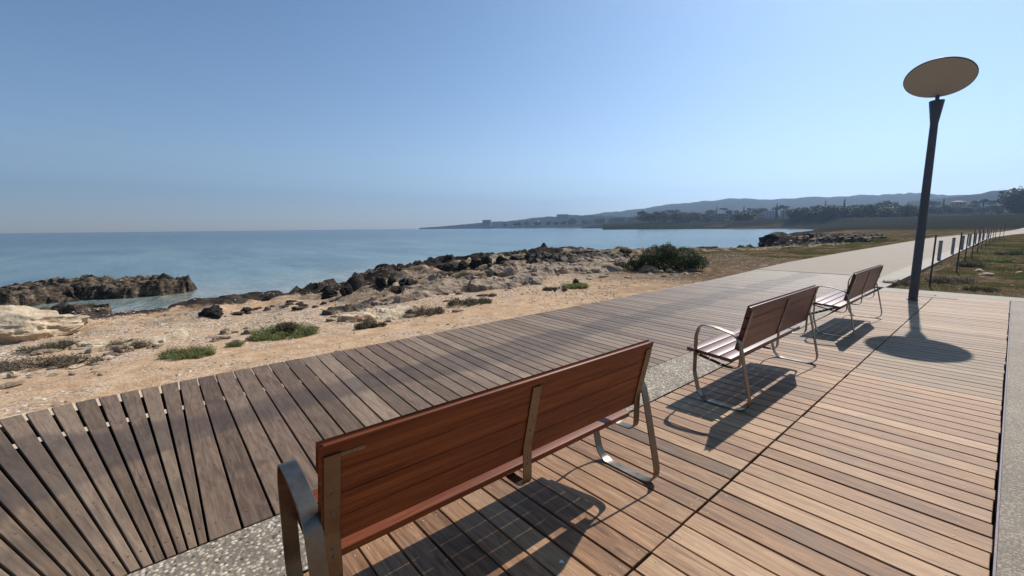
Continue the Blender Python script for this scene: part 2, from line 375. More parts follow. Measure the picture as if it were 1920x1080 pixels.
def axis(segs):
    out = []
    for a, b, st in segs: out += list(np.arange(a, b, st))
    return np.array(out+[segs[-1][1]])
def geo(a, b, s0, r):
    o = [a]; s = s0
    while abs(o[-1]-a) < abs(b-a): o.append(o[-1]+(s if b > a else -s)); s *= r
    return o
gx = np.array(geo(-32, -4700, .3, 1.09)[::-1]+list(np.arange(-31.8, -16, .15))+list(np.arange(-16, -5.4, .11))+[-5.0, -4, -3, -2.4]+list(np.arange(-2.1, 4.2, .2))+geo(4.4, 4700, .4, 1.10))
gy = np.array(geo(-9, -4700, .4, 1.2)[::-1]+list(np.arange(-8.6, 22, .13))+list(np.arange(22, 45, .22))+geo(45.2, 4700, .3, 1.035))
GX, GY = np.meshgrid(gx, gy); Z, U, RK, PA, LD, DD = ground_z(GX, GY, True)
nx, ny = len(gx), len(gy)
V = np.stack([GX, GY, Z], -1).reshape(-1, 3)
I = np.arange(nx*ny).reshape(ny, nx)
Q = np.stack([I[:-1, :-1], I[:-1, 1:], I[1:, 1:], I[1:, :-1]], -1).reshape(-1, 4)
XR = XPR(GY); rightf = smooth(GX-XR, 0, .5)
greenm = (.56*rightf*smooth(GY, 13, 18)+.42*smooth(GY, 22, 40)*smooth(U, .02, .10)*smooth(U, .6, .35)*(1-rightf)*smooth(GX, -3000, -5.0))
greenm = np.where((GX > -22) & (GY > 24) & (GX < -6.5), np.maximum(greenm, .50), greenm)
redm = np.maximum(rightf*smooth(GY, 13, 15)*.95, 0)+0*GX; redm = np.maximum(redm, np.clip(smooth(GY+3*fbm(GX*.3, GY*.3, 0, 3, 4), 6, 17)*.9, 0, 1))
farm = smooth(GY, 110, 190)*smooth(Z, -1.2, -.4)
gritm = smooth(U, .05, .25)*smooth(U, .6, .4)
dark = np.maximum(RK*smooth(GY, 400, 300), (U > .97).astype(float)*.8)
dark = np.where((GY > 62) & (GY < 400) & (U > .8), 1.0, dark)
gm = np.stack([dark, PA*(1-.5*rightf), greenm, np.ones_like(Z)], -1).reshape(-1, 4)
gm2 = np.stack([gritm, redm, farm, np.ones_like(Z)], -1).reshape(-1, 4)
ground = mesh_np('ground', V, Q, M['ground'], smooth_=True, cols={'gm': gm, 'gm2': gm2}); tag(ground, kind='structure')

# sea --------------------------------------------------------------------
def mat_sea():
    b = NB('sea_water'); g = b.tex('Object'); at = b.sep(b.attr('sm'))
    big = b.noise(b.mapped((.012, .028, 1)), 1.0, 4, .55)
    deep = b.ramp(big, [(.35, (.012, .042, .062)), (.65, (.022, .060, .080))])
    mid = b.mix(b.math('MULTIPLY', at[1], b.ramp(b.noise(b.mapped((.05, .22, 1), rot=(0, 0, .5)), 1.0, 4, .6), [(.36, .25), (.64, 1.0)])), deep, (.15, .235, .235))
    c = b.mix(b.math('MULTIPLY', at[0], b.ramp(b.noise(b.mapped((.3, .9, 1), rot=(0, 0, .4)), 1.0, 5, .6), [(.38, .25), (.62, 1.0)])), mid, (.34, .34, .28))
    fm = b.math('MULTIPLY', at[2], b.ramp(b.noise(g, 3.2, 6, .7), [(.54, 0.0), (.64, .9)])); c = b.mix(fm, c, (.62, .66, .66))
    w1 = b.noise(b.mapped((.35, 1.1, 1), rot=(0, 0, .75)), 1.0, 4, .6, .3)
    w2 = b.noise(b.mapped((1.6, 3.6, 1), rot=(0, 0, .95)), 1.0, 4, .6, .2)
    w3 = b.noise(b.mapped((7, 12, 1), rot=(0, 0, .6)), 1.0, 3, .6)
    nr = b.bump(w1, .55, .30); nr = b.bump(w2, .55, .09, nr); nr = b.bump(w3, .4, .018, nr)
    b.b.inputs['IOR'].default_value = 1.333
    return b.done(c, .16, nr, .5)
M['sea'] = mat_sea()
sx = np.array(geo(-45, -4700, 2, 1.15)[::-1]+list(np.arange(-43, -15, .35))+geo(-14, 400, 4, 1.3))
sy = np.array(geo(-20, -4700, 2, 1.2)[::-1]+list(np.arange(-18, 90, .45))+geo(92, 4700, 3, 1.08))
SX, SY = np.meshgrid(sx, sy); off = Xs(SY)-SX
shal = smooth(off, 16, .5)*smooth(SY, 70, 40); foam = smooth(off, 1.6, .2)*smooth(SY, 60, 40); midm = smooth(off, 160, 6)*smooth(SY, 420, 200)
I = np.arange(SX.size).reshape(SX.shape); Q = np.stack([I[:-1, :-1], I[:-1, 1:], I[1:, 1:], I[1:, :-1]], -1).reshape(-1, 4)
sea = mesh_np('sea', np.stack([SX, SY, SX*0+SEA], -1).reshape(-1, 3), Q, M['sea'], smooth_=True,
              cols={'sm': np.stack([shal, midm, foam, shal*0+1], -1).reshape(-1, 4)}); tag(sea, kind='structure')

# hills -------------------------------------------------------------------
def mat_hill():
    b = NB('hill_scrub'); g = b.tex('Object'); n = b.noise(g, .012, 6, .65); n2 = b.noise(g, .06, 5, .7)
    c = b.ramp(b.math('ADD', b.math('MULTIPLY', n, .5), b.math('MULTIPLY', n2, .5)), [(.35, (.012, .017, .011)), (.55, (.024, .030, .017)), (.68, (.045, .044, .028)), (.80, (.12, .10, .07))])  # extra dark stops: the scrub's self-shadow is put into the colour
    return b.done(c, .95, b.bump(n2, .5, 2.0), .0)
M['hill'] = mat_hill()
def hill(name, prof, dist, depth, seed, bumpy=3.0, zb=0.0, zmul=1.0):
    xs = np.arange(prof[0][0], prof[-1][0]+1, 4.0)
    ys = np.interp(xs, [p[0] for p in prof], [p[1] for p in prof])
    ds = np.interp(xs, [p[0] for p in dist], [p[1] for p in dist])
    rows = np.linspace(-1, 1, 21); Vv = []
    for x, y, D in zip(xs, ys, ds):
        d = dirpx(x, y); hl = math.hypot(d[0], d[1]); h0 = H+D*d[2]/hl
        ux, uy = d[0]/hl, d[1]/hl
        for r in rows:
            dd = D+r*depth; px, py = ux*dd, uy*dd
            k = max(0.0, 1-abs(r)**1.5) if r < 0 else 1-r*r*.9
            Vv.append((px, py, r, k, h0, D))
    A = np.array(Vv); k = A[:, 3]; h0 = A[:, 4]
    nz = fbm(A[:, 0]/90, A[:, 1]/90, 0, 5, seed)*bumpy*(.2+.8*k)+vnoise(A[:, 0]/16, A[:, 1]/16, 0, seed+4)*bumpy*.45
    z = zb+(h0-zb)*k+nz*(h0 > 4)*np.clip(h0/30, .15, 1)
    z = np.where(A[:, 2] <= -.999, -2.5, z)
    I = np.arange(len(A)).reshape(len(xs), len(rows)); Q = np.stack([I[:-1, :-1], I[1:, :-1], I[1:, 1:], I[:-1, 1:]], -1).reshape(-1, 4)
    o = mesh_np(name, np.stack([A[:, 0], A[:, 1], z], -1), Q, M['hill'], smooth_=True); tag(o, kind='structure'); return o
hill('hills', [(1040, 408), (1100, 404), (1140, 398.5), (1200, 392.5), (1225, 387), (1250, 384), (1300, 380), (1330, 376.5), (1365, 373.5), (1400, 374.5), (1450, 374.5), (1500, 372), (1560, 369.5), (1600, 367.5), (1650, 366), (1700, 363.5), (1730, 363), (1760, 366.5), (1800, 366), (1900, 366), (2100, 372), (2600, 380)],
     [(1040, 2700), (1400, 2500), (2600, 2300)], 900, 41, 5)
hill('hills', [(1700, 378), (1760, 371), (1830, 363), (1850, 360), (1890, 356), (1920, 353), (2000, 350), (2200, 345), (2700, 350)],
     [(1700, 1600), (2700, 1300)], 500, 51, 5)
hill('hills', [(786, 427.6), (830, 424.5), (870, 421), (905, 418), (940, 416), (960, 414), (1000, 409.5), (1050, 405), (1080, 404.5), (1110, 404), (1150, 407), (1200, 410), (1300, 412), (1400, 414)],
     [(786, 2700), (1000, 2000), (1150, 1500), (1400, 1400)], 260, 61, 3)
hill('hills', [(1090, 425), (1120, 422), (1160, 416), (1200, 411), (1260, 409), (1340, 407), (1500, 404), (1600, 400), (1700, 398), (1800, 396), (1950, 394), (2300, 394)],
     [(1090, 1000), (1300, 850), (1700, 720), (2300, 700)], 170, 71, 2)

# ---------------------------------------------------------------- boards, paths
class Boards:
    def __init__(s): s.V = []; s.F = []; s.c = []; s.uv = []
    def add(s, a0, a1, b0, b1, z, t, col, ch=.0025):
        """board with side edges a0->a1 and b0->b1 (2D points); ends a0-b0 and a1-b1"""
        n = len(s.V); a0, a1, b0, b1 = map(np.array, (a0, a1, b0, b1))
        L = np.linalg.norm(a1-a0); ou = random.random()*50; ov = random.random()*50
        for (p, q, u) in ((a0, b0, 0), (a1, b1, L)):
            w = np.linalg.norm(q-p); e = (q-p)/w; d = (a1-a0)/L*(ch if u == 0 else -ch)
            for f, zz, in_ in ((0, z-t, 0), (0, z-ch, 0), (ch, z, 1), (w-ch, z, 1), (w, z-ch, 0), (w, z-t, 0)):
                P = p+e*f+(d if in_ else 0)
                s.V.append((P[0], P[1], zz)); s.uv.append((u+ou, f+ov)); s.c.append(col)
        for i in range(5): s.F.append((n+i, n+i+1, n+7+i, n+6+i))
        s.F.append((n, n+1, n+4, n+5)); s.F.append((n+1, n+2, n+3, n+4)); s.F.append((n+6, n+11, n+10, n+7)); s.F.append((n+7, n+10, n+9, n+8)); s.F.append((n+5, n+11, n+6, n))
    def build(s, name, mat):
        Fs = np.array(s.F)
        return mesh_np(name, s.V, Fs, mat, cols={'bcol': np.array(s.c)}, uvs=s.uv)
def screw_mesh(name, pts, r, mat, h=.0018, n=7, parent=None):
    V = []; Fq = []; Ft = []
    a = np.linspace(0, 2*math.pi, n, endpoint=False)
    for (x, y, z) in pts:
        b = len(V)
        for k in a: V.append((x+r*math.cos(k), y+r*math.sin(k), z-.001))
        for k in a: V.append((x+r*.75*math.cos(k), y+r*.75*math.sin(k), z+h*.7))
        V.append((x, y, z+h))
        for i in range(n):
            j = (i+1) % n; Fq.append((b+i, b+j, b+n+j, b+n+i)); Ft.append((b+n+i, b+n+j, b+2*n))
    return mesh_np(name, V, [np.array(Fq), np.array(Ft)], mat, parent, smooth_=True)
random.seed(3)
PITCH, GAP = .1543, .0115
B = Boards(); scr = []
y = 1.763-PITCH*20; k = 0
while y < 13.45:
    for (xa, xb, half) in ((-2.02, -1.024, 0), (-1.012, .078, 1)):
        g = GAP*random.uniform(.6, 1.35)/2
        rnd = random.gauss(.45, .16)
        if half == 1: rnd += .10; tone = .15 if y < 5.75 else (.85 if y < 8.6 else .5)
        else: tone = .18 if y < 6 else .5
        if y > 9: rnd += .12
        rnd = min(.95, max(0.02, rnd)); tone = min(1, max(0, tone*random.uniform(.6, 1.25)))
        zz = random.uniform(-.0012, .0012); e0 = random.uniform(-.003, .003); e1 = random.uniform(-.004, .006) if half else random.uniform(-.002, .002)
        B.add((xa+e0, y+g), (xb+e1, y+g), (xa+e0, y+PITCH-g), (xb+e1, y+PITCH-g), zz, .028, (rnd, tone, 0, 1))
        if y < 11:
            for sx_ in ((xa+.045, xb-.040) if half == 0 else (xa+.045, xb-.125)):
                for dy in (.036, .118): scr.append((sx_+random.uniform(-.004, .004), y+dy+random.uniform(-.004, .004), zz))
    y += PITCH; k += 1
deck = B.build('wooden_deck', M['deck']); tag(deck, kind='structure')
sc = screw_mesh('deck_screws', scr, .0057, M['screw']); tag(sc, kind='structure')
def slab(name, pts, z0, z1, mat, kind='structure'):
    n = len(pts); V = [(p[0], p[1], z1) for p in pts]+[(p[0], p[1], z0) for p in pts]
    me = bpy.data.meshes.new(name); me.from_pydata(V, [], [list(range(n))]+[[i, i+n, (i+1) % n+n, (i+1) % n] for i in range(n)]); me.materials.append(mat); me.update()
    bm = bmesh.new(); bm.from_mesh(me); bmesh.ops.recalc_face_normals(bm, faces=bm.faces); bm.to_mesh(me); bm.free()
    o = bpy.data.objects.new(name, me); C.objects.link(o); tag(o, kind=kind); return o
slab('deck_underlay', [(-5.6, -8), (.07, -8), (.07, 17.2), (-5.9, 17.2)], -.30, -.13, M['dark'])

# promenade boards: straight run, then a fan that turns round the corner
P = Boards(); ps = []
def prom_board(o0, i0, o1, i1, sc_=True):
    rnd = min(.95, max(.02, random.gauss(.42, .20))); tone = min(1, max(0, random.gauss(.22, .16)))
    zz = random.uniform(-.0015, .0015)
    o0, i0, o1, i1 = map(np.array, (o0, i0, o1, i1))
    d = (o0-i0); L = np.linalg.norm(d); w1 = np.linalg.norm(o1-o0); w0 = np.linalg.norm(i1-i0)
    # gap: keep parallel-ish
    go = .0068/w1 if sc_ != 2 else .0125/w1
    gi = .0068/w0 if w0 > .1 else .0045/w0
    A0, A1 = i0+(i1-i0)*gi, o0+(o1-o0)*go; B0, B1 = i1-(i1-i0)*gi, o1-(o1-o0)*go
    ex = random.uniform(-.008, .008)/L
    A1 = A1+(A1-A0)*ex; B1 = B1+(B1-B0)*ex
    P.add(A0, A1, B0, B1, zz, .03, (rnd, tone, float(smooth(A0[1], 6.5, 15.5)), 1))  # third channel rises with distance: painted sun gloss
    if sc_:
        for t in (.045, .275, .50, .715, .93):
            a = A0+(A1-A0)*t; b = B0+(B1-B0)*t; w = np.linalg.norm(b-a)
            for f in ((.26, .74) if w > .10 else (.5,)):
                q = a+(b-a)*f; ps.append((q[0]+random.uniform(-.004, .004), q[1]+random.uniform(-.004, .004), zz))
def skew(Y): return float(np.interp(Y, [.0, .11, .45, 1.5, 4.0, 8.0, 20], [.05, .05, .06, .22, .24, .10, .05]))
yi = .11; xo, xi_ = -5.70, -2.58
ylist = []
while yi < 17.0: ylist.append(yi); yi += .155
for a, b in zip(ylist[:-1], ylist[1:]):
    xin = float(np.interp(a, [0, 7, 10.5, 20], [-2.58, -2.56, -2.10, -2.10])); xin = xin if a < 10 else -2.09
    if a > 13.9: xin = -2.55
    xou = float(XPL(a))
    fo = lambda yy: yy+skew(yy)*(abs(xou-xin)/3.12)
    prom_board((xou, fo(a)), (xin, a), (xou, fo(b)), (xin, b), a < 9)
outer = [(-5.695, ylist[0]+.05), (-5.69, .0), (-5.685, -.16), (-5.68, -.32), (-5.67, -.475), (-5.655, -.635), (-5.635, -.79), (-5.61, -.945)]
inner = [(-2.58, .11), (-2.58, .068), (-2.58, .025), (-2.58, -.018), (-2.58, -.062), (-2.58, -.107), (-2.58, -.153), (-2.58, -.20)]
un = np.array(inner[-1])-np.array(outer[-1]); LB = np.linalg.norm(un); un /= LB
cxr, cyr = inner[-1][0]+1.36*un[0], inner[-1][1]+1.36*un[1]; t_0 = math.atan2(un[1], un[0])
for i in range(1, 24):
    t = t_0+.0355*i; outer.append((cxr-(1.36+LB)*math.cos(t), cyr-(1.36+LB)*math.sin(t))); inner.append((cxr-1.36*math.cos(t), cyr-1.36*math.sin(t)))
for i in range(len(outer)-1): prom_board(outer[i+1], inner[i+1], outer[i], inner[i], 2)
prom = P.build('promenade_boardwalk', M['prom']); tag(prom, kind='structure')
s2 = screw_mesh('promenade_screws', ps, .0072, M['screwdark'], .0010); tag(s2, kind='structure')
# pale bearers seen through the gaps
def arc_strip(ra, rb, xa, xb, name, z):
    pts = []
    A = []; Bq = []
    for t in np.linspace(t_0+.8, t_0, 16): A.append((cxr-ra*math.cos(t), cyr-ra*math.sin(t))); Bq.append((cxr-rb*math.cos(t), cyr-rb*math.sin(t)))
    A.append((xa, 16.5)); Bq.append((xb, 16.5))
    V = [(p[0], p[1], z) for p in A]+[(p[0], p[1], z) for p in Bq]; n = len(A)
    Qf = [(i, i+1, n+i+1, n+i) for i in range(n-1)]
    o = mesh_np(name, V, np.array(Qf), M['joist']); tag(o, kind='structure')
arc_strip(LB+1.36-.20, LB+1.36+.06, -5.50, -5.78, 'boardwalk_bearer', -.009)
arc_strip(3.62, 3.74, -4.80, -4.92, 'boardwalk_bearer', -.009)
# gravel strip between boardwalk and deck, follows the fan
gs = [(-2.045, -.75), (-2.045, 9.2), (-2.09, 10.0), (-2.53, 7.0), (-2.57, 5), (-2.573, .15)]+[(cxr-1.352*math.cos(t), cyr-1.352*math.sin(t)) for t in np.linspace(t_0, t_0+.75, 10)]
slab('gravel_strip', gs, -.12, -.006, M['agg'])
slab('gravel_path', [(.101, -8), (4.0, -8), (4.0, 13.49), (.101, 13.49)], -.12, -.004, M['agg2'])
slab('steel_edging', [(.090, -8), (.099, -8), (.099, 13.49), (.090, 13.49)], -.12, .004, M['darksteel'])
slab('concrete_strip', [(-2.02, 13.50), (4.6, 13.50), (4.6, 14.16), (-2.02, 14.16)], -.12, -.001, M['kerb'])
dr = slab('drain_cover', [(-1.27, 12.90), (-.64, 12.90), (-.64, 13.12), (-1.27, 13.12)], .0, .006, M['kerb'])
dr['kind'] = 'structure'
# concrete path beyond the boards
yy = np.concatenate([np.arange(16.95, 60, 2.0), np.arange(60, 400, 3.0)])
def strip(name, fl, fr, ys_, z, mat, th_=.10):
    L = [(fl(v), v) for v in ys_]; R_ = [(fr(v), v) for v in ys_]; n = len(ys_)
    zz = [z+float(6.5*smooth(v, 150, 420)*1.0) for v in ys_]
    V = [(p[0], p[1], h) for p, h in zip(L, zz)]+[(p[0], p[1], h) for p, h in zip(R_, zz)]+[(p[0], p[1], h-th_) for p, h in zip(L, zz)]+[(p[0], p[1], h-th_) for p, h in zip(R_, zz)]
    Qf = []
    for i in range(n-1): Qf += [(i, n+i, n+i+1, i+1), (2*n+i, i, i+1, 2*n+i+1), (n+i, 3*n+i, 3*n+i+1, n+i+1)]
    Qf.append((0, 2*n, 3*n, n))
    o = mesh_np(name, V, np.array(Qf), mat); tag(o, kind='structure'); return o
strip('concrete_path', lambda v: float(XPL(v)), lambda v: float(XPR(v))-.52, yy, .004, M['concrete'])
strip('path_kerb', lambda v: float(XPR(v))-.515, lambda v: float(XPR(v)), np.concatenate([[14.17], yy[1:]]), .006, M['kerb'])

# ---------------------------------------------------------------- benches
def round_path(pts, r, seg=7, closed=True):
    n = len(pts); out = []
    for i in range(n):
        p = np.array(pts[i][:2], float); rr = pts[i][2] if len(pts[i]) > 2 else r
        if not closed and i in (0, n-1): out.append(p); continue
        a = np.array(pts[i-1][:2], float); b = np.array(pts[(i+1) % n][:2], float)
        da = (a-p)/np.linalg.norm(a-p); db = (b-p)/np.linalg.norm(b-p)
        ang = math.acos(max(-1, min(1, float(da@db)))); d = min(rr/math.tan(ang/2), np.linalg.norm(a-p)*.49, np.linalg.norm(b-p)*.49)
        p0, p1 = p+da*d, p+db*d
        for t in np.linspace(0, 1, seg+1):
            out.append((1-t)**2*p0+2*t*(1-t)*p+t*t*p1)
    return np.array(out)
def flatbar(name, path, y0, y1, th_, mat, parent, closed=True, ch=.0015):
    n = len(path); V = []; Q = []
    for i in range(n):
        if closed: t = path[(i+1) % n]-path[i-1]
        else: t = path[min(i+1, n-1)]-path[max(i-1, 0)]
        t = t/np.linalg.norm(t); nrm = np.array([-t[1], t[0]])
        a = path[i]+nrm*th_/2; b = path[i]-nrm*th_/2
        a2 = path[i]+nrm*(th_/2-ch); b2 = path[i]-nrm*(th_/2-ch)
        V += [(a[0], y0+ch, a[1]), (a[0], y1-ch, a[1]), (a2[0], y1, a2[1]), (b2[0], y1, b2[1]), (b[0], y1-ch, b[1]), (b[0], y0+ch, b[1]), (b2[0], y0, b2[1]), (a2[0], y0, a2[1])]
    m = n if closed else n-1
    for i in range(m):
        j = (i+1) % n
        for k in range(8): Q.append((i*8+k, i*8+(k+1) % 8, j*8+(k+1) % 8, j*8+k))
    fs = [np.array(Q)]
    if not closed: fs.append(np.array([list(range(8))[::-1], [(n-1)*8+k for k in range(8)]]))
    o = mesh_np(name, V, fs, mat, parent, smooth_=True)
    o.data.set_sharp_from_angle(angle=math.radians(30)); fix(o); return o
def fix(o):
    bm = bmesh.new(); bm.from_mesh(o.data); bmesh.ops.recalc_face_normals(bm, faces=bm.faces); bm.to_mesh(o.data); bm.free()
def bar3(name, c, ax, half, mat, parent, bev=.004):
    """box centred c with axes ax (3 vectors) and half sizes"""
    bm = bmesh.new(); bmesh.ops.create_cube(bm, size=2)
    for v in bm.verts: v.co = Vector(c)+Vector(ax[0])*v.co.x*half[0]+Vector(ax[1])*v.co.y*half[1]+Vector(ax[2])*v.co.z*half[2]
    bmesh.ops.bevel(bm, geom=list(bm.edges), offset=bev, segments=3, profile=.5, affect='EDGES')
    bmesh.ops.recalc_face_normals(bm, faces=bm.faces)
    me = bpy.data.meshes.new(name); bm.to_mesh(me); bm.free(); me.materials.append(mat)
    for p in me.polygons: p.use_smooth = True
    me.set_sharp_from_angle(angle=math.radians(40))
    o = bpy.data.objects.new(name, me); C.objects.link(o); o.parent = parent; return o
LEN = 2.0
LOOP = round_path([(-.44, .004, .13), (-.505, .25, .3), (-.505, .60, .20), (-.47, .71, .17), (-.33, .70, .3), (-.135, .655, .12), (-.10, .52, .3), (0.012, .004, .11)], .1)
JBAR = round_path([(-.055, .880), (-.128, .56, .10), (-.130, .345, .115), (-.25, .345, .10), (-.52, .405, .1), (-.545, .41)], .08, closed=False)
def make_bench(wood, glare_tone=False):
    root = empty('bench', (0, 0, 0))
    for y0 in (0.0, LEN-.06): flatbar('leg_frame', LOOP, y0, y0+.06, .009, M['steel'], root)
    supports = []
    for y0 in (.062, LEN/2-.0275, LEN-.062-.055):
        sp = flatbar('back_support', JBAR, y0, y0+.055, .007, M['steel'], root, closed=False); supports.append((sp, y0+.0275))
    # back slats run in front of the supports
    top = np.array((-.055, .885)); kink = np.array((-.128, .56)); d = (top-kink)/np.linalg.norm(top-kink); nrm = np.array((-d[1], d[0]))
    axd = (d[0], 0, d[1]); axn = (nrm[0], 0, nrm[1])
    for i, s in enumerate((.275+.10, .275, .172, .069)):
        s = .306-.1015*i
        w = .0482
        c = kink+d*(s+.0)+nrm*.0205
        bar3('back_slat', (c[0], LEN/2, c[1]), ((0, 1, 0), axd, axn), (LEN/2-.061, w, .0165), wood, root, .006 if i else .012)
    sd = np.array((-1, .072)); sd /= np.linalg.norm(sd); sn = np.array((-sd[1], sd[0]))*-1
    if sn[1] < 0: sn = -sn
    base = np.array((-.200, .392))
    for i in range(4):
        c = base+sd*(.048+.104*i)+sn*.022
        bar3('seat_slat', (c[0], LEN/2, c[1]), ((0, 1, 0), (sd[0], 0, sd[1]), (sn[0], 0, sn[1])), (LEN/2-.061, .0490, .0165), wood, root, .006)
    for sp, yc in supports:
        for s, q in ((.17, top), (.09, top)):
            c = kink+d*s-nrm*.005
            bolt(sp, (c[0], yc, c[1]), -nrm)
        for zz in (.50, .47): bolt(sp, (-.1245, yc, zz), np.array((1.0, 0.0)))
    return root
def bolt(parent, c, n):
    bm = bmesh.new(); bmesh.ops.create_uvsphere(bm, u_segments=8, v_segments=5, radius=.0065)
    for v in bm.verts: v.co.z *= .5
    q = Vector((n[0], 0, n[1])).to_track_quat('Z', 'Y')
    for v in bm.verts: v.co = q @ v.co+Vector(c)
    me = bpy.data.meshes.new('bolt'); bm.to_mesh(me); bm.free(); me.materials.append(M['bolt'])
    for p in me.polygons: p.use_smooth = True
    o = bpy.data.objects.new('bolt', me); C.objects.link(o); o.parent = parent
b1 = make_bench(M['bwood']); b1.location = (-1.311, .31, 0); b1.rotation_euler = (0, 0, -.012)
tag(b1, 'nearest red-brown bench, its back to the camera, small maker plate on the top slat', 'bench', 'benches facing the sea')
def plaque(root):
    top = np.array((-.055, .885)); kink = np.array((-.128, .56)); d = (top-kink)/np.linalg.norm(top-kink); nrm = np.array((-d[1], d[0]))
    c = kink+d*.315+nrm*.0033; V = []; Q = []
    def q(y0, y1, s0, s1, off):
        n = len(V)
        for (yy_, s) in ((y0, s0), (y1, s0), (y1, s1), (y0, s1)):
            for o in (off, .0036):
                p = c+d*s-nrm*(o-.0036); V.append((p[0], yy_, p[1]))
        for a in range(4):
            b_ = (a+1) % 4; Q.append((n+a*2, n+b_*2, n+b_*2+1, n+a*2+1))
        Q.append((n, n+6, n+4, n+2))
    q(.118, .200, -.008, .007, .0045)
    pl = mesh_np('maker_plate', V, np.array(Q), M['bolt'], root)
    V.clear(); Q.clear(); c2 = c
    # raised strokes of the worn lettering
    q(.120, .198, .0048, .0062, .0056)
    for i, yy_ in enumerate(np.linspace(.123, .193, 9)):
        q(yy_, yy_+.0016, -.006, .003, .0056)
        if i % 2 == 0: q(yy_, yy_+.0055, .0015, .003, .0056)
        if i % 3 == 0: q(yy_, yy_+.0055, -.006, -.0045, .0056)
    mesh_np('lettering', V, np.array(Q), M['plaque'], pl)
bproto = make_bench(M['bwood2']); bproto.location = (-1.325, 3.785, 0)
tag(bproto, 'middle of three benches, brown slats and curved metal arms, standing clear on the deck', 'bench', 'benches facing the sea')
b3 = copy_tree(bproto); b3.location = (-1.325, 7.45, 0)
tag(b3, 'farthest bench with brown slats and thin metal legs, closest to the lamp post', 'bench', 'benches facing the sea')
plaque(b1)

# ---------------------------------------------------------------- lamp
def tube(name, rings, mat, parent, n=24, cap=True):
    """rings: list of (centre, radius, axis)"""
    V = []; Q = []
    for c, r, ax in rings:
        ax = Vector(ax).normalized(); a = ax.orthogonal().normalized() if abs(ax.z) < .99 else Vector((1, 0, 0)); b = ax.cross(a)
        for k in range(n):
            t = 2*math.pi*k/n; V.append(tuple(Vector(c)+a*r*math.cos(t)+b*r*math.sin(t)))
    for i in range(len(rings)-1):
        for k in range(n):
            j = (k+1) % n; Q.append((i*n+k, i*n+j, (i+1)*n+j, (i+1)*n+k))
    fs = [np.array(Q)]
    if cap: fs.append(np.array([list(range(n))[::-1], [(len(rings)-1)*n+k for k in range(n)]]))
    o = mesh_np(name, V, fs, mat, parent, smooth_=True); fix(o); o.data.set_sharp_from_angle(angle=math.radians(35)); return o
lamp = empty('street_lamp', (-1.265, 12.27, 0)); tag(lamp, 'tall dark lamp post with a tilted round reflector disc, beside the farthest bench', 'street lamp')
up = (0, 0, 1)
tube('base_flange', [((0, 0, 0), .105, up), ((0, 0, .012), .105, up)], M['lamp_metal'], lamp)
tube('post', [((0, 0, .0), .078, up), ((0, 0, 1.6), .073, up), ((0, 0, 3.62), .062, up)], M['lamp_metal'], lamp)
tube('lamp_housing', [((0, 0, 3.56), .062, up), ((0, 0, 3.6), .066, up), ((0, 0, 4.0), .118, up), ((0, 0, 4.012), .112, up)], M['lamp_metal'], lamp)
tube('stem', [((0, 0, 3.99), .032, up), ((0, 0.01, 4.16), .032, up)], M['lamp_metal'], lamp)
nd = Vector((0, .486, .874)).normalized(); dc = Vector((.035, -.40, 4.345))
disc = tube('reflector_disc', [(dc-nd*.012, .505, nd), (dc+nd*.012, .505, nd)], M['lamp_disc'], lamp, 64)
def ring(name, c, n, R, r, mat, parent, seg=64, m=8):
    n = Vector(n).normalized(); a = n.orthogonal().normalized(); b = n.cross(a); V = []; Q = []
    for i in range(seg):
        t = 2*math.pi*i/seg; rad = a*math.cos(t)+b*math.sin(t)
        for k in range(m):
            s = 2*math.pi*k/m; V.append(tuple(Vector(c)+rad*(R+r*math.cos(s))+n*r*math.sin(s)*1.3))
    for i in range(seg):
        for k in range(m):
            Q.append((i*m+k, ((i+1) % seg)*m+k, ((i+1) % seg)*m+(k+1) % m, i*m+(k+1) % m))
    o = mesh_np(name, V, np.array(Q), mat, parent, smooth_=True); fix(o); return o
ring('disc_rim', dc, nd, .507, .010, M['lamp_rim'], lamp)

# ---------------------------------------------------------------- bollards and fence
def make_bollard():
    r = empty('bollard', (0, 0, 0)); tube('shaft', [((0, 0, -.05), .062, up), ((0, 0, .80), .062, up)], M['bollard'], r, 16)
    tube('cap', [((0, 0, .80), .066, up), ((0, 0, .835), .066, up), ((0, 0, .85), .06, up)], M['concrete'], r, 16); return r
bp = make_bollard()
names_b = ['grey bollard with a pale cap, nearest of the row along the path kerb', 'second grey bollard from the lamp along the path kerb', 'third grey bollard from the lamp along the path kerb', 'fourth grey bollard from the lamp along the path kerb',
           'fifth grey bollard from the lamp along the path kerb', 'sixth grey bollard from the lamp along the path kerb', 'seventh grey bollard from the lamp along the path kerb', 'last small bollard of the row along the path kerb']
for i, nm in enumerate(names_b):
    o = bp if i == 0 else copy_tree(bp); Y = 26.4+5.6*i
    o.location = (float(XPR(Y))-.10, Y, 0); tag(o, nm, 'bollard', 'bollards along the path kerb')
fence = empty('wire_fence', (-1.3, 15.73, 0)); tag(fence, 'thin wire fence on slim dark posts beside the bright path', 'fence')
fy = [15.73, 20.8, 24.6, 29.6, 34.6, 39.6, 44.6, 49.6, 54.6, 59.6, 64.6, 69.6]; fx_ = []
for i, Y in enumerate(fy):
    X = float(np.interp(Y, [15.7, 20.8, 40, 60, 70], [-1.33, -1.15, -1.25, -1.1, -.7])); fx_.append(X)
    z0 = float(ground_z(X, Y)); lean = (random.uniform(-.02, .02), random.uniform(-.02, .02))
    hh = 1.34 if i != 2 else 1.22
    tube('fence_post', [((X+1.3, Y-15.73, z0-.1), .021, up), ((X+1.3+lean[0], Y-15.73+lean[1], z0+hh), .019, up)], M['post'], fence, 8)
V = []; Q = []
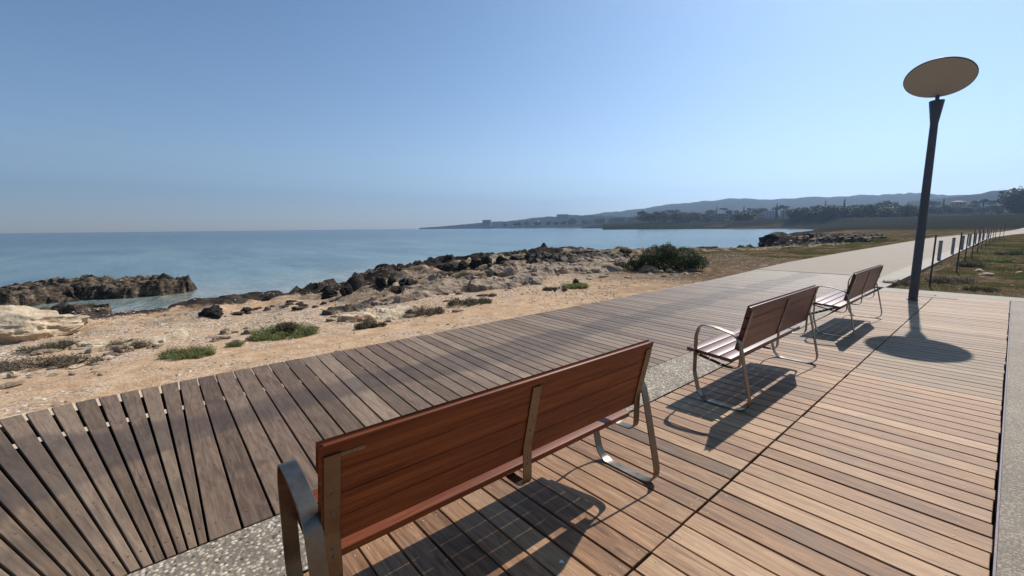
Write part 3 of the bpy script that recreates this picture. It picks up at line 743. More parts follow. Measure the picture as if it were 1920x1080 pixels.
for hz_ in (.35, .70, 1.05, 1.25):
    for i in range(len(fy)-1):
        for s in range(6):
            for e in (0, 1):
                t = (s+e)/6; X = fx_[i]+(fx_[i+1]-fx_[i])*t+1.3; Y = fy[i]+(fy[i+1]-fy[i])*t-15.73; z = hz_-.05*math.sin(math.pi*t)
                for a in range(3): V.append((X+.0022*math.cos(a*2.094), Y, z+.0022*math.sin(a*2.094)))
            n = len(V)-6
            for a in range(3): Q.append((n+a, n+(a+1) % 3, n+3+(a+1) % 3, n+3+a))
mesh_np('wires', V, np.array(Q), M['wire'], fence)

# ---------------------------------------------------------------- rocks
_ico = {}
def ico(sub):
    if sub not in _ico:
        bm = bmesh.new(); bmesh.ops.create_icosphere(bm, subdivisions=sub, radius=1)
        _ico[sub] = (np.array([v.co[:] for v in bm.verts]), np.array([[v.index for v in f.verts] for f in bm.faces])); bm.free()
    return _ico[sub]
def rock_shape(seed, sub=4, sx=1, sy=1, sz=.7, cuts=9, rough=.16, flat=0.0):
    V, Fq = ico(sub); V = V.copy(); rg = np.random.default_rng(seed)
    for i in range(cuts):
        n = rg.normal(size=3); n /= np.linalg.norm(n); d = rg.uniform(.55, .88)
        s = V@n; V = np.where((s > d)[:, None], V-n[None]*(s-d)[:, None]*.92, V)
    dirn = V/np.linalg.norm(V, axis=1)[:, None]; o = seed*3.1
    k = fbm(V[:, 0]*1.9+o, V[:, 1]*1.9, V[:, 2]*2.2, 3, 3)*rough*.8+ridged(V[:, 0]*4+o, V[:, 1]*4, V[:, 2]*4, 4, 8)*rough*.26
    V = V+dirn*k[:, None]
    V = V*np.array([sx, sy, sz]); return V, Fq
def add_rock(name, x, y, z, size, kind, seed, label, group=None, sub=4, rz=None, sink=.25, cat='rock', rough=.16, cuts=9):
    V, Fq = rock_shape(seed, sub, size[0], size[1], size[2], cuts, rough)
    o = mesh_np(name, V, Fq, M[kind], smooth_=True); o.data.set_sharp_from_angle(angle=math.radians(26))
    o.location = (x, y, z+size[2]*(1-sink*2)*.8); o.rotation_euler = (0, 0, (seed*1.3) % 6.28 if rz is None else rz)
    tag(o, label, cat, group); return o
def gz(x, y): return float(ground_z(np.array([x]), np.array([y]))[0])
def on_ground(px, py):
    """point where the sight line of a pixel meets the modelled terrain"""
    d = dirpx(px, py); d = d/np.linalg.norm(d); ts = np.concatenate([np.arange(2, 60, .05), np.arange(60, 900, 1.0)])
    X, Y, Z_ = d[0]*ts, d[1]*ts, H+d[2]*ts
    g = np.maximum(ground_z(X, Y), SEA); k = np.argmax(Z_ < g)
    if k == 0: k = len(ts)-1
    return X[k], Y[k], g[k]
# reef: ledge of dark rock in the water, built as a closed height field
def mass(name, p0, p1, hw, h, kind, seed, label, cat, step=.08, zb=SEA-.5, terr=.16, tip=.35, group=None, tilt=0.0, follow=False):
    p0 = np.array(p0); p1 = np.array(p1); L = np.linalg.norm(p1-p0); e = (p1-p0)/L; f = np.array([-e[1], e[0]])
    a = np.arange(0, L+step, step); b = np.arange(-hw, hw+step, step); A, Bm = np.meshgrid(a, b)
    X = p0[0]+e[0]*A+f[0]*Bm; Y = p0[1]+e[1]*A+f[1]*Bm
    ta = np.minimum(A, L-A)/(L*tip); env_w = np.clip(ta, 0, 1)**.5
    rim = fbm(X*.9, Y*.9, 0, 4, seed)*.28
    s = np.abs(Bm)/hw/np.maximum(env_w, .05)+rim
    prof = 1-smooth(s, .55, 1.0)
    hh = h*(.72+.28*vnoise(A*.45, Bm*.3, 0, seed+2))+ridged(X*.8, Y*.8, 0, 5, seed+5)*.13*min(1.0, h*1.6)+tilt*Bm/hw
    q = hh/terr; hh = (np.floor(q)+smooth(q-np.floor(q), .25, .75))*terr
    am = min(1.0, .35+h*.9); hh = hh+am*(fbm(X*3.0, Y*3.0, 0, 4, seed+9)*.13+ridged(X*2.2, Y*2.2, 0, 4, seed+3)*.08)
    Zz = zb+prof*(hh+(SEA-zb))
    if follow: Zz = ground_z(X, Y)-.15+prof*(np.maximum(hh, .3*h)+.15)
    jx = fbm(X*2.2, Y*2.2, 5, 3, seed+1)*.14; jy = fbm(X*2.2, Y*2.2, 9, 3, seed+1)*.14
    I = np.arange(A.size).reshape(A.shape); Q = np.stack([I[:-1, :-1], I[:-1, 1:], I[1:, 1:], I[1:, :-1]], -1).reshape(-1, 4)
    V = np.stack([X+jx, Y+jy, Zz], -1).reshape(-1, 3)
    keep = (prof.reshape(-1)[Q] > .0).any(1); Q = Q[keep]
    o = mesh_np(name, V, Q, M[kind], smooth_=False); tag(o, label, cat, group); return o
g2 = lambda x, y, z=SEA: G(x, y, z)[:2]
mass('reef', g2(352, 548), g2(100, 552), 2.9, .60, 'rock_dark', 11, 'jagged dark brown reef ledge jutting into the water, its tip pointing right', 'reef', .06)
mass('reef', g2(170, 556), g2(-260, 585), 3.4, .60, 'rock_dark', 23, 'rough brown reef ledge running out of the left edge behind the pale boulder', 'reef', .06)
def ledge(px0, py0, px1, py1, hw, h, seed, label, kind='rock_dark'):
    a = on_ground(px0, py0); c = on_ground(px1, py1); mass('rock_shelf', a[:2], c[:2], hw, h*.62, kind, seed, label, 'rock', .10, zb=SEA-.3, tip=.3, terr=.12)
ledge(555, 572, 745, 540, 1.5, .62, 61, 'long dark rock shelf along the water below the black upright rocks')
ledge(770, 533, 930, 497, 1.6, .98, 62, 'dark broken ridge of rock under the row of black shoreline rocks')
ledge(380, 592, 560, 578, .7, .22, 63, 'low wet dark shelf right of the little inlet')
ledge(930, 488, 1140, 478, 2.0, 1.15, 64, 'brown rocky rise on the skyline left of the big bush')
mass('rock_shelf', (-21.8, 65.5), (-36.5, 116), 1.7, 1.30, 'rock_dark', 65, 'black craggy cliff edge of the far headland beside the water', 'cliff', .22, tip=.12, terr=.2)
def outcrop(px0, py0, px1, py1, hw, top, seed, label, kind):
    a = on_ground(px0, py0); c = on_ground(px1, py1); g = (a[2]+c[2])/2
    mass('outcrop', a[:2], c[:2], hw, top, kind, seed, label, 'outcrop', .07, zb=g-.35, tip=.45, terr=.07, follow=True)
outcrop(640, 603, 775, 578, .75, .10, 71, 'pale broken rock outcrop just behind the reddish stones', 'rock_pale')
outcrop(690, 575, 860, 545, .9, .12, 72, 'tan weathered outcrop in the middle of the slope above the boardwalk', 'rock_grey')
outcrop(760, 552, 900, 528, 1.0, .10, 73, 'tan slabby outcrop below the ridge of black rocks', 'rock_grey')
outcrop(880, 545, 1010, 522, 1.1, .12, 74, 'low grey-brown outcrop in the middle distance', 'rock_grey')
outcrop(930, 520, 1060, 504, 1.4, .22, 75, 'knobbly grey outcrop around the wedge-shaped stone', 'rock_grey')
outcrop(1030, 512, 1180, 494, 1.6, .20, 76, 'pinkish-grey rocky outcrop left of the big bush', 'rock_grey')
outcrop(1000, 496, 1170, 484, 2.0, .25, 77, 'brown jagged outcrop below the skyline, left of the big bush', 'rock_dark')
outcrop(610, 592, 700, 565, .6, .08, 78, 'dark reddish flat outcrop at the edge of the wet shelf', 'rock_dark')
outcrop(170, 660, 330, 632, .35, .07, 79, 'pale low outcrop running between the dry shrubs', 'rock_pale')
outcrop(1440, 462, 1560, 450, 3.0, .16, 80, 'dark rocky ground on the headland around the person', 'rock_dark')
outcrop(1520, 446, 1640, 440, 4.0, .22, 81, 'flat brown rocks farther out on the headland', 'rock_dark')
outcrop(1560, 455, 1660, 447, 1.6, .15, 82, 'dark rocks in the scrub left of the lamp post', 'rock_dark')
mass('rock_shelf', g2(215, 585), g2(60, 600), 1.1, .42, 'rock_dark', 37, 'low dark rock shelf at the head of the little inlet beside the pale boulder', 'rock', .09, tip=.5)
x, y, z = on_ground(40, 655)
bx, by, _ = G(28, 652, -.80)
add_rock('boulder', bx-.45, by-.10, -.86, (1.62, 1.0, .52), 'rock_pale', 5, 'huge pale limestone boulder lying on the sand at the left edge', None, 6, rz=.15+math.atan2(RM[1][0], RM[0][0]), sink=.12, rough=.15, cuts=20, cat='boulder')
# black rocks on the skyline of the shore
blk = [(397, 583, 22, 14, 'black flat-topped rock standing at the waterline right of the inlet'),
       (465, 580, 12, 6, 'small dark rock just right of the flat-topped black one at the waterline'),
       (620, 552, 17, 10, 'low black rock left of the blocky black one on the shelf edge'),
       (650, 545, 12, 14, 'blocky black rock standing up on the edge of the shelf'),
       (714, 529, 11, 13, 'black upright rock with a flat top by the water'),
       (736, 527, 9, 9, 'small pointed black rock right of the upright flat-topped one'),
       (760, 530, 16, 7, 'low dark rock left of the tan boulder on the shore'),
       (840, 502, 12, 10, 'black rock at the left end of the dark shoreline row'),
       (866, 498, 11, 11, 'second black rock of the dark shoreline row'),
       (890, 493, 12, 11, 'third black rock of the dark shoreline row, rounder'),
       (911, 488, 12, 12, 'tallest black rock of the dark shoreline row'),
       (940, 487, 13, 8, 'low black rock right of the tallest in the shoreline row'),
       (968, 484, 14, 5, 'flat dark rock between the shoreline row and the twin skyline rocks'),
       (990, 479, 10, 6, 'left of the twin black rocks on the shore skyline'),
       (1012, 478, 11, 7, 'right of the twin black rocks on the shore skyline'),
       (1060, 475, 20, 4, 'long low dark rock on the skyline right of the twin rocks'),
       (1110, 474, 24, 5, 'long humped dark rock on the skyline before the round boulder'),
       (1172, 470, 14, 6, 'rounded grey-brown boulder on the skyline left of the big bush')]
def px_rock(px, py, wpx, hpx, kind, seed, label, group=None, name='rock', sub=4, sink=.34, **kw):
    x, y, z = on_ground(px, py+hpx*.6); depth = -float((RM.T@np.array([x, y, z-H]))[2])
    w = wpx/F*depth; h = hpx/F*depth
    return add_rock(name, x, y, z, (w, w*.75, h*1.15), kind, seed, label, group, sub, sink=sink, **kw)
for i, (a, b_, w, h, lab) in enumerate(blk):
    px_rock(a, b_, w*1.0, h*.95, 'rock_black' if i < 15 else 'rock_dark', 100+i, lab, 'dark rocks along the water' , sub=5, rough=.30, cuts=10)
pal = [(780, 525, 22, 13, 'rock_grey', 'tan weathered boulder on the shore right of the low dark rock'),
       (680, 590, 22, 9, 'rock_pale', 'pale ledge stone above the reddish stones near the boardwalk'),
       (672, 598, 13, 9, 'rock_red', 'reddish squarish stone at the sand edge, left of two'),
       (693, 600, 14, 8, 'rock_red', 'darker reddish stone just right of the squarish red one'),
       (720, 583, 26, 8, 'rock_pale', 'long pale slab behind the reddish stones'),
       (735, 598, 18, 6, 'rock_pale', 'flat pinkish slab right of the reddish stones'),
       (950, 500, 14, 12, 'rock_grey', 'grey wedge-shaped stone leaning on the rocky slope'),
       (968, 503, 8, 12, 'rock_pale', 'white-edged slab against the grey wedge-shaped stone'),
       (1018, 508, 15, 9, 'rock_grey', 'dark grey stone in the middle of the rocky slope'),
       (1000, 512, 12, 6, 'rock_dark', 'dark stone just left of the grey one in mid slope'),
       (1080, 528, 7, 7, 'rock_dark', 'small dark upright stone above the green tuft'),
       (1094, 534, 10, 5, 'rock_pale', 'small pale stone beside the green tuft near the boardwalk'),
       (1070, 505, 15, 7, 'rock_grey', 'rounded pinkish-grey rock on the slope left of the big bush'),
       (1213, 504, 14, 8, 'rock_grey', 'grey rounded rock in front of the left part of the big bush'),
       (1228, 508, 9, 5, 'rock_grey', 'small grey rock touching the rounded one before the bush'),
       (1255, 508, 11, 5, 'rock_grey', 'low grey rock in front of the middle of the big bush'),
       (1290, 503, 19, 9, 'rock_grey', 'largest pale grey rock in front of the right part of the big bush'),
       (1238, 509, 8, 3, 'rock_pale', 'tiny pale stone between the rocks before the big bush'),
       (1180, 492, 17, 8, 'rock_grey', 'brownish rock by the left foot of the big bush'),
       (195, 672, 15, 5, 'rock_pale', 'flat pale stone at the lower edge of the dry shrubs'),
       (232, 655, 22, 9, 'rock_grey', 'rounded pale grey rock behind the flat pale stone'),
       (170, 645, 34, 8, 'rock_pale', 'long low cream outcrop on the sand below the boulder'),
       (250, 640, 15, 6, 'rock_grey', 'small grey rock right of the cream outcrop'),
       (92, 680, 22, 7, 'rock_pale', 'flat pale slab among the dry shrubs at lower left'),
       (85, 660, 24, 6, 'rock_grey', 'grey slab behind the flat pale one among the dry shrubs'),
       (27, 703, 10, 8, 'rock_pale', 'small white stone at the left end of the dry shrubs'),
       (12, 725, 20, 6, 'rock_grey', 'low grey stone near the boards at the left edge'),
       (140, 688, 16, 4, 'rock_pale', 'thin pale stone below the dry shrubs'),
       (415, 634, 18, 6, 'rock_grey', 'flat grey rock with a dark hollow right of the green tuft'),
       (423, 622, 10, 7, 'rock_grey', 'brown upright stone behind the flat grey rock'),
       (467, 622, 9, 8, 'rock_grey', 'grey pointed stone left of the dark green shrub'),
       (474, 632, 11, 4, 'rock_pale', 'white-topped flat stone at the left foot of the dark green shrub'),
       (448, 638, 14, 4, 'rock_pale', 'pinkish pale flat stone below the pointed grey one'),
       (587, 612, 8, 4, 'rock_pale', 'small white stone inside the right end of the dark green shrub'),
       (535, 613, 8, 4, 'rock_grey', 'small grey stone in the middle of the dark green shrub'),
       (1432, 452, 11, 7, 'rock_black', 'black craggy rock at the tip of the far headland'),
       (1447, 446, 16, 5, 'rock_black', 'long black rock along the top of the headland cliff'),
       (1428, 459, 8, 4, 'rock_black', 'small black rock at the foot of the headland tip'),
       (1835, 507, 9, 4, 'rock_pale', 'pale stone in the grass right of the lamp, left of two'),
       (1848, 514, 12, 4, 'rock_pale', 'longer pale stone in the grass right of the lamp'),
       (1912, 510, 9, 2, 'rock_pale', 'flat pale stone in the grass at the right edge')]
for i, (a, b_, w, h, kd, lab) in enumerate(pal):
    px_rock(a, b_, w, h*.9, kd, 200+i, lab, 'stones on the shore' if a < 1400 else None, sub=5, rough=.26, cuts=12)
# countable mid-size stones of the rubble: protos, then copies sharing mesh data
rg = np.random.default_rng(12)
protos = []
for i in range(8):
    V, Fq = rock_shape(300+i, 3, 1, .7, .42, 16, .12); protos.append((V, Fq))
pm_ = {}
def stone(px, py, s, kind, lab, group):
    x, y, z = on_ground(px, py)
    k = (int(rg.integers(8)), kind)
    if k not in pm_:
        V, Fq = protos[k[0]]; o = mesh_np('stone', V, Fq, M[kind], smooth_=False); pm_[k] = o.data
    else:
        o = bpy.data.objects.new('stone', pm_[k]); C.objects.link(o)
    o.location = (x, y, z+s*.06); o.scale = (s, s, s*rg.uniform(.6, 1.0)); o.rotation_euler = (rg.uniform(-.2, .2), rg.uniform(-.2, .2), rg.uniform(0, 6.28))
    tag(o, lab, 'stone', group)
bands = [((10, 700), (200, 690), 16, 22, .07, 'rock_pale', 'fist-sized pale stone in the rubble below the dry shrubs', 'rubble below the dry shrubs'),
         ((200, 665), (320, 640), 14, 16, .09, 'rock_grey', 'pale grey stone in the rubble between dry shrubs and green tuft', 'rubble between the shrubs'),
         ((390, 628), (500, 618), 12, 10, .10, 'rock_pale', 'pale stone scattered between the green tuft and the dark green shrub', 'stones between tuft and shrub'),
         ((600, 605), (760, 590), 24, 12, .12, 'rock_pale', 'pale stone in the rubble beside the reddish stones', 'rubble by the reddish stones'),
         ((760, 575), (960, 540), 22, 22, .13, 'rock_grey', 'weathered stone on the slope above the middle of the boardwalk', 'stones on the mid slope'),
         ((740, 545), (960, 515), 24, 18, .16, 'rock_pale', 'pale slab-like stone on the upper mid slope', 'slabs on the upper slope'),
         ((960, 520), (1180, 500), 26, 20, .17, 'rock_grey', 'stone on the rocky slope left of the big bush', 'stones left of the big bush'),
         ((1100, 520), (1330, 512), 18, 8, .12, 'rock_pale', 'small pale stone on the reddish soil before the big bush', 'stones before the big bush'),
         ((820, 510), (960, 495), 20, 10, .20, 'rock_dark', 'dark brown stone behind the shoreline rocks', 'dark stones behind the shore row'),
         ((420, 590), (640, 565), 18, 10, .16, 'rock_dark', 'dark flat stone on the wet rock shelf', 'stones on the rock shelf'),
         ((1450, 460), (1600, 446), 18, 8, .32, 'rock_grey', 'weathered rock on the headland behind the person', 'rocks on the headland')]
for (a, b_, n, sp, s, kd, lab, gr) in bands:
    for i in range(n):
        t = rg.random(); stone(a[0]+(b_[0]-a[0])*t, a[1]+(b_[1]-a[1])*t+rg.normal()*sp*.5, s*rg.uniform(.5, 1.35), kd, lab, gr)
# pebbles beyond counting
def pebbles(name, pts, smin, smax, mat, seed):
    rgp = np.random.default_rng(seed); base = np.array([(1, 0, 0), (0, 1, 0), (-1, 0, 0), (0, -1, 0), (0, 0, .7), (0, 0, -.7)], float)
    fc = np.array([(0, 1, 4), (1, 2, 4), (2, 3, 4), (3, 0, 4), (1, 0, 5), (2, 1, 5), (3, 2, 5), (0, 3, 5)])
    n = len(pts); s = smin+(smax-smin)*rgp.random(n)**3; a = rgp.random(n)*6.28
    V = np.repeat(base[None], n, 0)*(1+rgp.uniform(-.35, .35, (n, 6, 1))); V[..., 2] *= .7
    ca, sa = np.cos(a)[:, None], np.sin(a)[:, None]; x = V[..., 0]*ca-V[..., 1]*sa; y = V[..., 0]*sa+V[..., 1]*ca
    V = np.stack([x, y, V[..., 2]], -1)*s[:, None, None]+pts[:, None, :]
    Fq = (fc[None]+np.arange(n)[:, None, None]*6).reshape(-1, 3)
    cr = np.repeat(rgp.random(n), 6); o = mesh_np(name, V.reshape(-1, 3), Fq, mat, cols={'pc': np.stack([cr, cr, cr, cr*0+1], -1)})
    tag(o, 'loose pale and brown pebbles strewn over the sandy ground', 'pebbles', kind='stuff')
def mat_peb():
    b = NB('pebble_stone'); a = b.sep(b.attr('pc')); c = b.ramp(a[0], [(0, (.12, .085, .06)), (.25, (.30, .215, .15)), (.55, (.50, .39, .28)), (1, (.66, .58, .47))]); return b.done(c, .85, None, .2)
M['peb'] = mat_peb()
n = 52000; X = -5.85-rg.random(n)**1.1*13; Y = -4+rg.random(n)**1.4*30
den = smooth(fbm(X*.5, Y*.5, 0, 4, 77)+.25*smooth(Y, 3, 8), -.15, .6); k = rg.random(n) < den+.10; X, Y = X[k], Y[k]
pebbles('pebbles', np.stack([X, Y, ground_z(X, Y)+.002], -1), .004, .040, M['peb'], 5)

# ---------------------------------------------------------------- plants
def leaves(name, cen, nrm_up, size, mat, seed, parent=None, stretch=2.2, col=None, blade=False):
    """cen (n,3): one small quad per point"""
    rgl = np.random.default_rng(seed); n = len(cen)
    d = rgl.normal(size=(n, 3)); d[:, 2] = np.abs(d[:, 2])*nrm_up; d /= np.linalg.norm(d, axis=1)[:, None]
    a = np.cross(d, rgl.normal(size=(n, 3))); a /= np.linalg.norm(a, axis=1)[:, None]
    s = size*rgl.uniform(.6, 1.4, n)[:, None]
    L = d*s*stretch; Wd = a*s
    if blade: V = np.stack([cen-Wd*.5, cen+Wd*.5, cen+L+Wd*.08, cen+L-Wd*.08], 1)
    else: V = np.stack([cen-Wd*.25, cen+L*.5-Wd*.6, cen+L, cen+L*.5+Wd*.6], 1)
    Q = np.arange(n*4).reshape(n, 4)
    c = rgl.random(n) if col is None else np.clip(col+rgl.normal(size=n)*.16, 0, 1)
    c = np.repeat(c, 4)
    return mesh_np(name, V.reshape(-1, 3), Q, mat, parent, cols={'lcol': np.stack([c, c, c, c*0+1], -1)})
def lobes(rgl, n, L, surf=.75):
    """points spread through ellipsoid lobes L=[(cx,cy,cz,rx,ry,rz)]"""
    L = np.array(L); w = (L[:, 3]*L[:, 4]*L[:, 5])**(2/3); k = rgl.choice(len(L), n, p=w/w.sum()); l = L[k]
    d = rgl.normal(size=(n, 3)); d /= np.linalg.norm(d, axis=1)[:, None]; r = surf+(1-surf)*rgl.random(n)
    r = np.where(rgl.random(n) < .35, rgl.random(n)**.5, r)
    bump_ = 1+.22*fbm(d[:, 0]*3+l[:, 0]*7, d[:, 1]*3+l[:, 1]*5, d[:, 2]*3, 3, 2)
    return l[:, :3]+d*l[:, 3:]*(r*bump_)[:, None]
def stems(name, pts_from, pts_to, r, mat, parent):
    V = []; Q = []
    for a, b_ in zip(pts_from, pts_to):
        a = Vector(a); b_ = Vector(b_); ax = (b_-a).normalized(); u = ax.orthogonal().normalized(); w = ax.cross(u); n = len(V)
        for c, rr in ((a, r), ((a+b_)/2, r*.75), (b_, r*.3)):
            for k in range(5): V.append(tuple(c+u*rr*math.cos(k*1.257)+w*rr*math.sin(k*1.257)))
        for i in (0, 1):
            for k in range(5): Q.append((n+i*5+k, n+i*5+(k+1) % 5, n+i*5+5+(k+1) % 5, n+i*5+5+k))
    return mesh_np(name, V, np.array(Q), mat, parent, smooth_=True)
def tufts(name, rgl, w, h, ntuft, nblade, size, mat, parent, density_seed, spread=.55):
    cx_ = rgl.uniform(-.5, .5, ntuft*3); cy_ = rgl.normal(0, .22, ntuft*3); k = (fbm(cx_*4+density_seed, cy_*4, 0, 3, 7) > -.12) & ((cx_/.52)**2+(cy_/.45)**2 < 1)
    cx_, cy_ = cx_[k][:ntuft]*w, cy_[k][:ntuft]*w; n = len(cx_); r = rgl.uniform(.4, 1.0, n)*h
    C_ = np.repeat(np.stack([cx_, cy_, cx_*0], -1), nblade, 0); R_ = np.repeat(r, nblade)
    d = rgl.normal(size=(n*nblade, 3)); d[:, 2] = np.abs(d[:, 2])*1.1+.15; d /= np.linalg.norm(d, axis=1)[:, None]
    t = rgl.random(n*nblade)**.7; P_ = C_+d*(R_*t)[:, None]*np.array([spread*1.6, spread*1.6, 1.0])
    tone = np.repeat(rgl.uniform(.15, .85, n), nblade)
    return leaves(name, P_, 1.0, size, M[mat], int(density_seed), parent, 3.0, tone, True)
def camera_right():
    r = Vector((RM[0][0], RM[1][0], 0)).normalized(); return r
def shrub(name, px, py, wpx, hpx, lob, n, size, mat, seed, label, group=None, cat='shrub', up_=1.0, stretch=2.2, blade=False, woody=True, surf=.75, split=None, tuft=None):
    x, y, z = on_ground(px, py); depth = -float((RM.T@np.array([x, y, z-H]))[2]); w = wpx/F*depth; h = hpx/F*depth
    root = empty(name, (x, y, z), math.atan2(RM[1][0], RM[0][0]))      # local x runs along the shore
    rgl = np.random.default_rng(seed)
    L = [(a*w, b_*w, c*h, rx*w, ry*w, rz*h) for (a, b_, c, rx, ry, rz) in lob]
    P_ = lobes(rgl, n, L, surf); P_ = P_[P_[:, 2] > -.02]
    if tuft: o = tufts('foliage', rgl, w, h, tuft, max(12, int(n/tuft)), size, mat, root, seed)
    else: o = leaves('foliage', P_, up_, size, M[mat], seed, root, stretch, blade=blade)
    if woody:
        k = rgl.integers(0, len(P_), 26); to = P_[k]; fr = to*np.array([.25, .25, 0]); stems('stems', fr, to, max(.006, h*.012), M['bark'], root)
    if split:
        m_, lob2, n2 = split; L2 = [(a*w, b_*w, c*h, rx*w, ry*w, rz*h) for (a, b_, c, rx, ry, rz) in lob2]; P2 = lobes(rgl, n2, L2, .6); P2 = P2[P2[:, 2] > -.02]
        leaves('dry_branches', P2, up_, size, M[m_], seed+1, root, stretch)
    tag(root, label, cat, group); return root
shrub('bush', 1250, 505, 156, 46, [(-.30, 0, .30, .17, .16, .34), (-.12, .05, .5, .18, .18, .42), (.02, .08, .62, .12, .14, .40), (.20, .02, .45, .20, .18, .42), (.36, 0, .25, .12, .12, .30), (0, -.05, .25, .40, .18, .3), (-.42, 0, .14, .09, .1, .2)],
      26000, .020, 'leaf_bush', 1, 'big dark green bush growing among grey rocks beside the boardwalk', cat='bush', split=('leaf_dry', [(0.0, .04, .66, .10, .12, .33), (-.28, -.04, .45, .06, .06, .2)], 2600))
shrub('shrub', 1150, 503, 56, 12, [(0, 0, .4, .45, .3, .6), (-.3, 0, .3, .2, .2, .5)], 3500, .022, 'leaf_olive', 2, 'low olive shrub left of the big bush', woody=False)
shrub('shrub', 535, 630, 104, 20, [(-.30, 0, .4, .2, .16, .55), (0, .03, .5, .25, .18, .55), (.3, 0, .4, .18, .14, .5), (.42, 0, .3, .1, .1, .4)], 11000, .011, 'leaf_green', 3, 'dark green low shrub on the sandy edge beyond the boards', tuft=170, split=('leaf_dry', [(.02, .05, .75, .2, .14, .4)], 2600))
shrub('grass_tuft', 352, 668, 84, 19, [(0, 0, .2, .42, .3, .45), (.22, .1, .3, .25, .2, .4), (-.2, -.1, .2, .3, .25, .4), (0, .15, .5, .25, .2, .35)], 7000, .008, 'leaf_green', 4, 'bright green weed patch on the sand between the stones', cat='weeds', woody=False, surf=.3, tuft=90)
shrub('grass_tuft', 1078, 540, 44, 9, [(0, 0, .3, .42, .3, .6), (-.3, .1, .2, .2, .2, .4)], 4500, .014, 'leaf_green', 5, 'small bright green tuft on the gravelly slope near the boardwalk', cat='weeds', woody=False, surf=.3, tuft=90)
shrub('grass_tuft', 440, 650, 26, 8, [(0, 0, .3, .45, .4, .6)], 1500, .010, 'leaf_green', 6, 'tiny grey-green plant just left of the dark green shrub', cat='weeds', woody=False, surf=.3, tuft=90)
dry = [(45, 692, 120, 18, 7, 'wide dry brown shrub at the left edge below the boulder'), (135, 684, 84, 20, 8, 'dry brown shrub in the middle of the lower left row'),
       (240, 652, 66, 15, 9, 'dark dry shrub at the right end of the lower left row'), (90, 655, 90, 14, 19, 'thin dry scrub at the foot of the pale boulder')]
for (a, b_, w, h, sd, lab) in dry:
    shrub('dry_shrub', a, b_, w, h, [(-.25, 0, .35, .25, .2, .5), (.1, .05, .4, .28, .2, .55), (.33, 0, .3, .16, .15, .4)], 4200, .008, 'leaf_dry' if sd != 19 else 'leaf_olive', sd, lab, 'dry shrubs at lower left', up_=1.2, stretch=4, surf=.2, tuft=110)
mid = [(870, 522, 60, 14, 'olive cushion shrub on the slope behind the row of black rocks'), (800, 588, 70, 12, 'greyish scrub patch left of centre on the slope'), (880, 570, 80, 13, 'brownish scrub above the middle of the boardwalk'),
       (760, 545, 50, 10, 'small olive scrub below the tan boulder'), (700, 615, 60, 8, 'thin green growth just right of the reddish stones'), (1040, 545, 40, 6, 'low grey-green growth left of the small bright tuft'),
       (1100, 500, 50, 8, 'brown cushion plant on the upper slope'), (960, 535, 50, 8, 'sparse olive plant in the centre of the slope')]
for i, (a, b_, w, h, lab) in enumerate(mid):
    shrub('scrub', a, b_, w, h, [(-.25, 0, .3, .25, .2, .5), (.15, .03, .35, .3, .22, .55)], 2600, .014, 'leaf_olive' if i % 2 == 0 else 'leaf_dry', 40+i, lab, 'scrub on the slope', woody=False, surf=.3, tuft=60)
fld = [(1820, 500, 36, 14, 'dark olive shrub by the fence right of the path'), (1780, 530, 70, 16, 'reddish dry weeds at the foot of the first fence posts'), (1890, 478, 44, 12, 'dark green shrub in the field at the right edge'),
       (1670, 540, 50, 10, 'purplish dry weeds left of the lamp foot'), (1870, 490, 40, 8, 'low green plant in the middle of the right field'), (1840, 545, 50, 7, 'olive weeds at the concrete strip right of the lamp')]
for i, (a, b_, w, h, lab) in enumerate(fld):
    if a == 1670: a, b_ = 1688, 535
    shrub('weeds', a, b_, w, h, [(-.25, 0, .3, .25, .25, .5), (.15, .1, .35, .3, .3, .55)], 3600, .012, ['leaf_olive', 'leaf_dry', 'leaf_bush', 'leaf_dry', 'leaf_green', 'leaf_olive'][i], 60+i, lab, 'plants beside the path', woody=False, surf=.2, stretch=3.2, cat='weeds', tuft=70)
# grass stuff in the right field and seaward verge
def grass(name, X, Y, size, seed, label, base=.5):
    Zg = ground_z(X, Y); cc = base+.9*fbm(X*.25, Y*.25, 0, 3, 88)
    o = leaves(name, np.stack([X, Y, Zg], -1), 2.0, size, M['grass'], seed, None, 3.6, cc, True); tag(o, label, 'grass', kind='stuff')
n = 60000; X = -1.9+rg.random(n)**1.3*14; Y = 14.3+rg.random(n)**1.6*60; k = (X > XPR(Y)+.08) & (rg.random(n) < .25+.9*smooth(fbm(X*.4, Y*.4, 0, 4, 55), -.3, .4)); X, Y = X[k], Y[k]
grass('grass', X, Y, .014, 5, 'short dry and green grass of the field right of the path', .40)
n = 60000; X = -6.4-rg.random(n)*14; Y = 14+rg.random(n)**1.2*70; k = (X < XPL(Y)-.3) & (rg.random(n) < smooth(fbm(X*.3, Y*.3, 0, 4, 56)+.5*smooth(Y, 20, 45), -.1, .8)); X, Y = X[k], Y[k]
grass('grass', X, Y, .014, 6, 'sparse grass on the seaward verge of the path', .35)

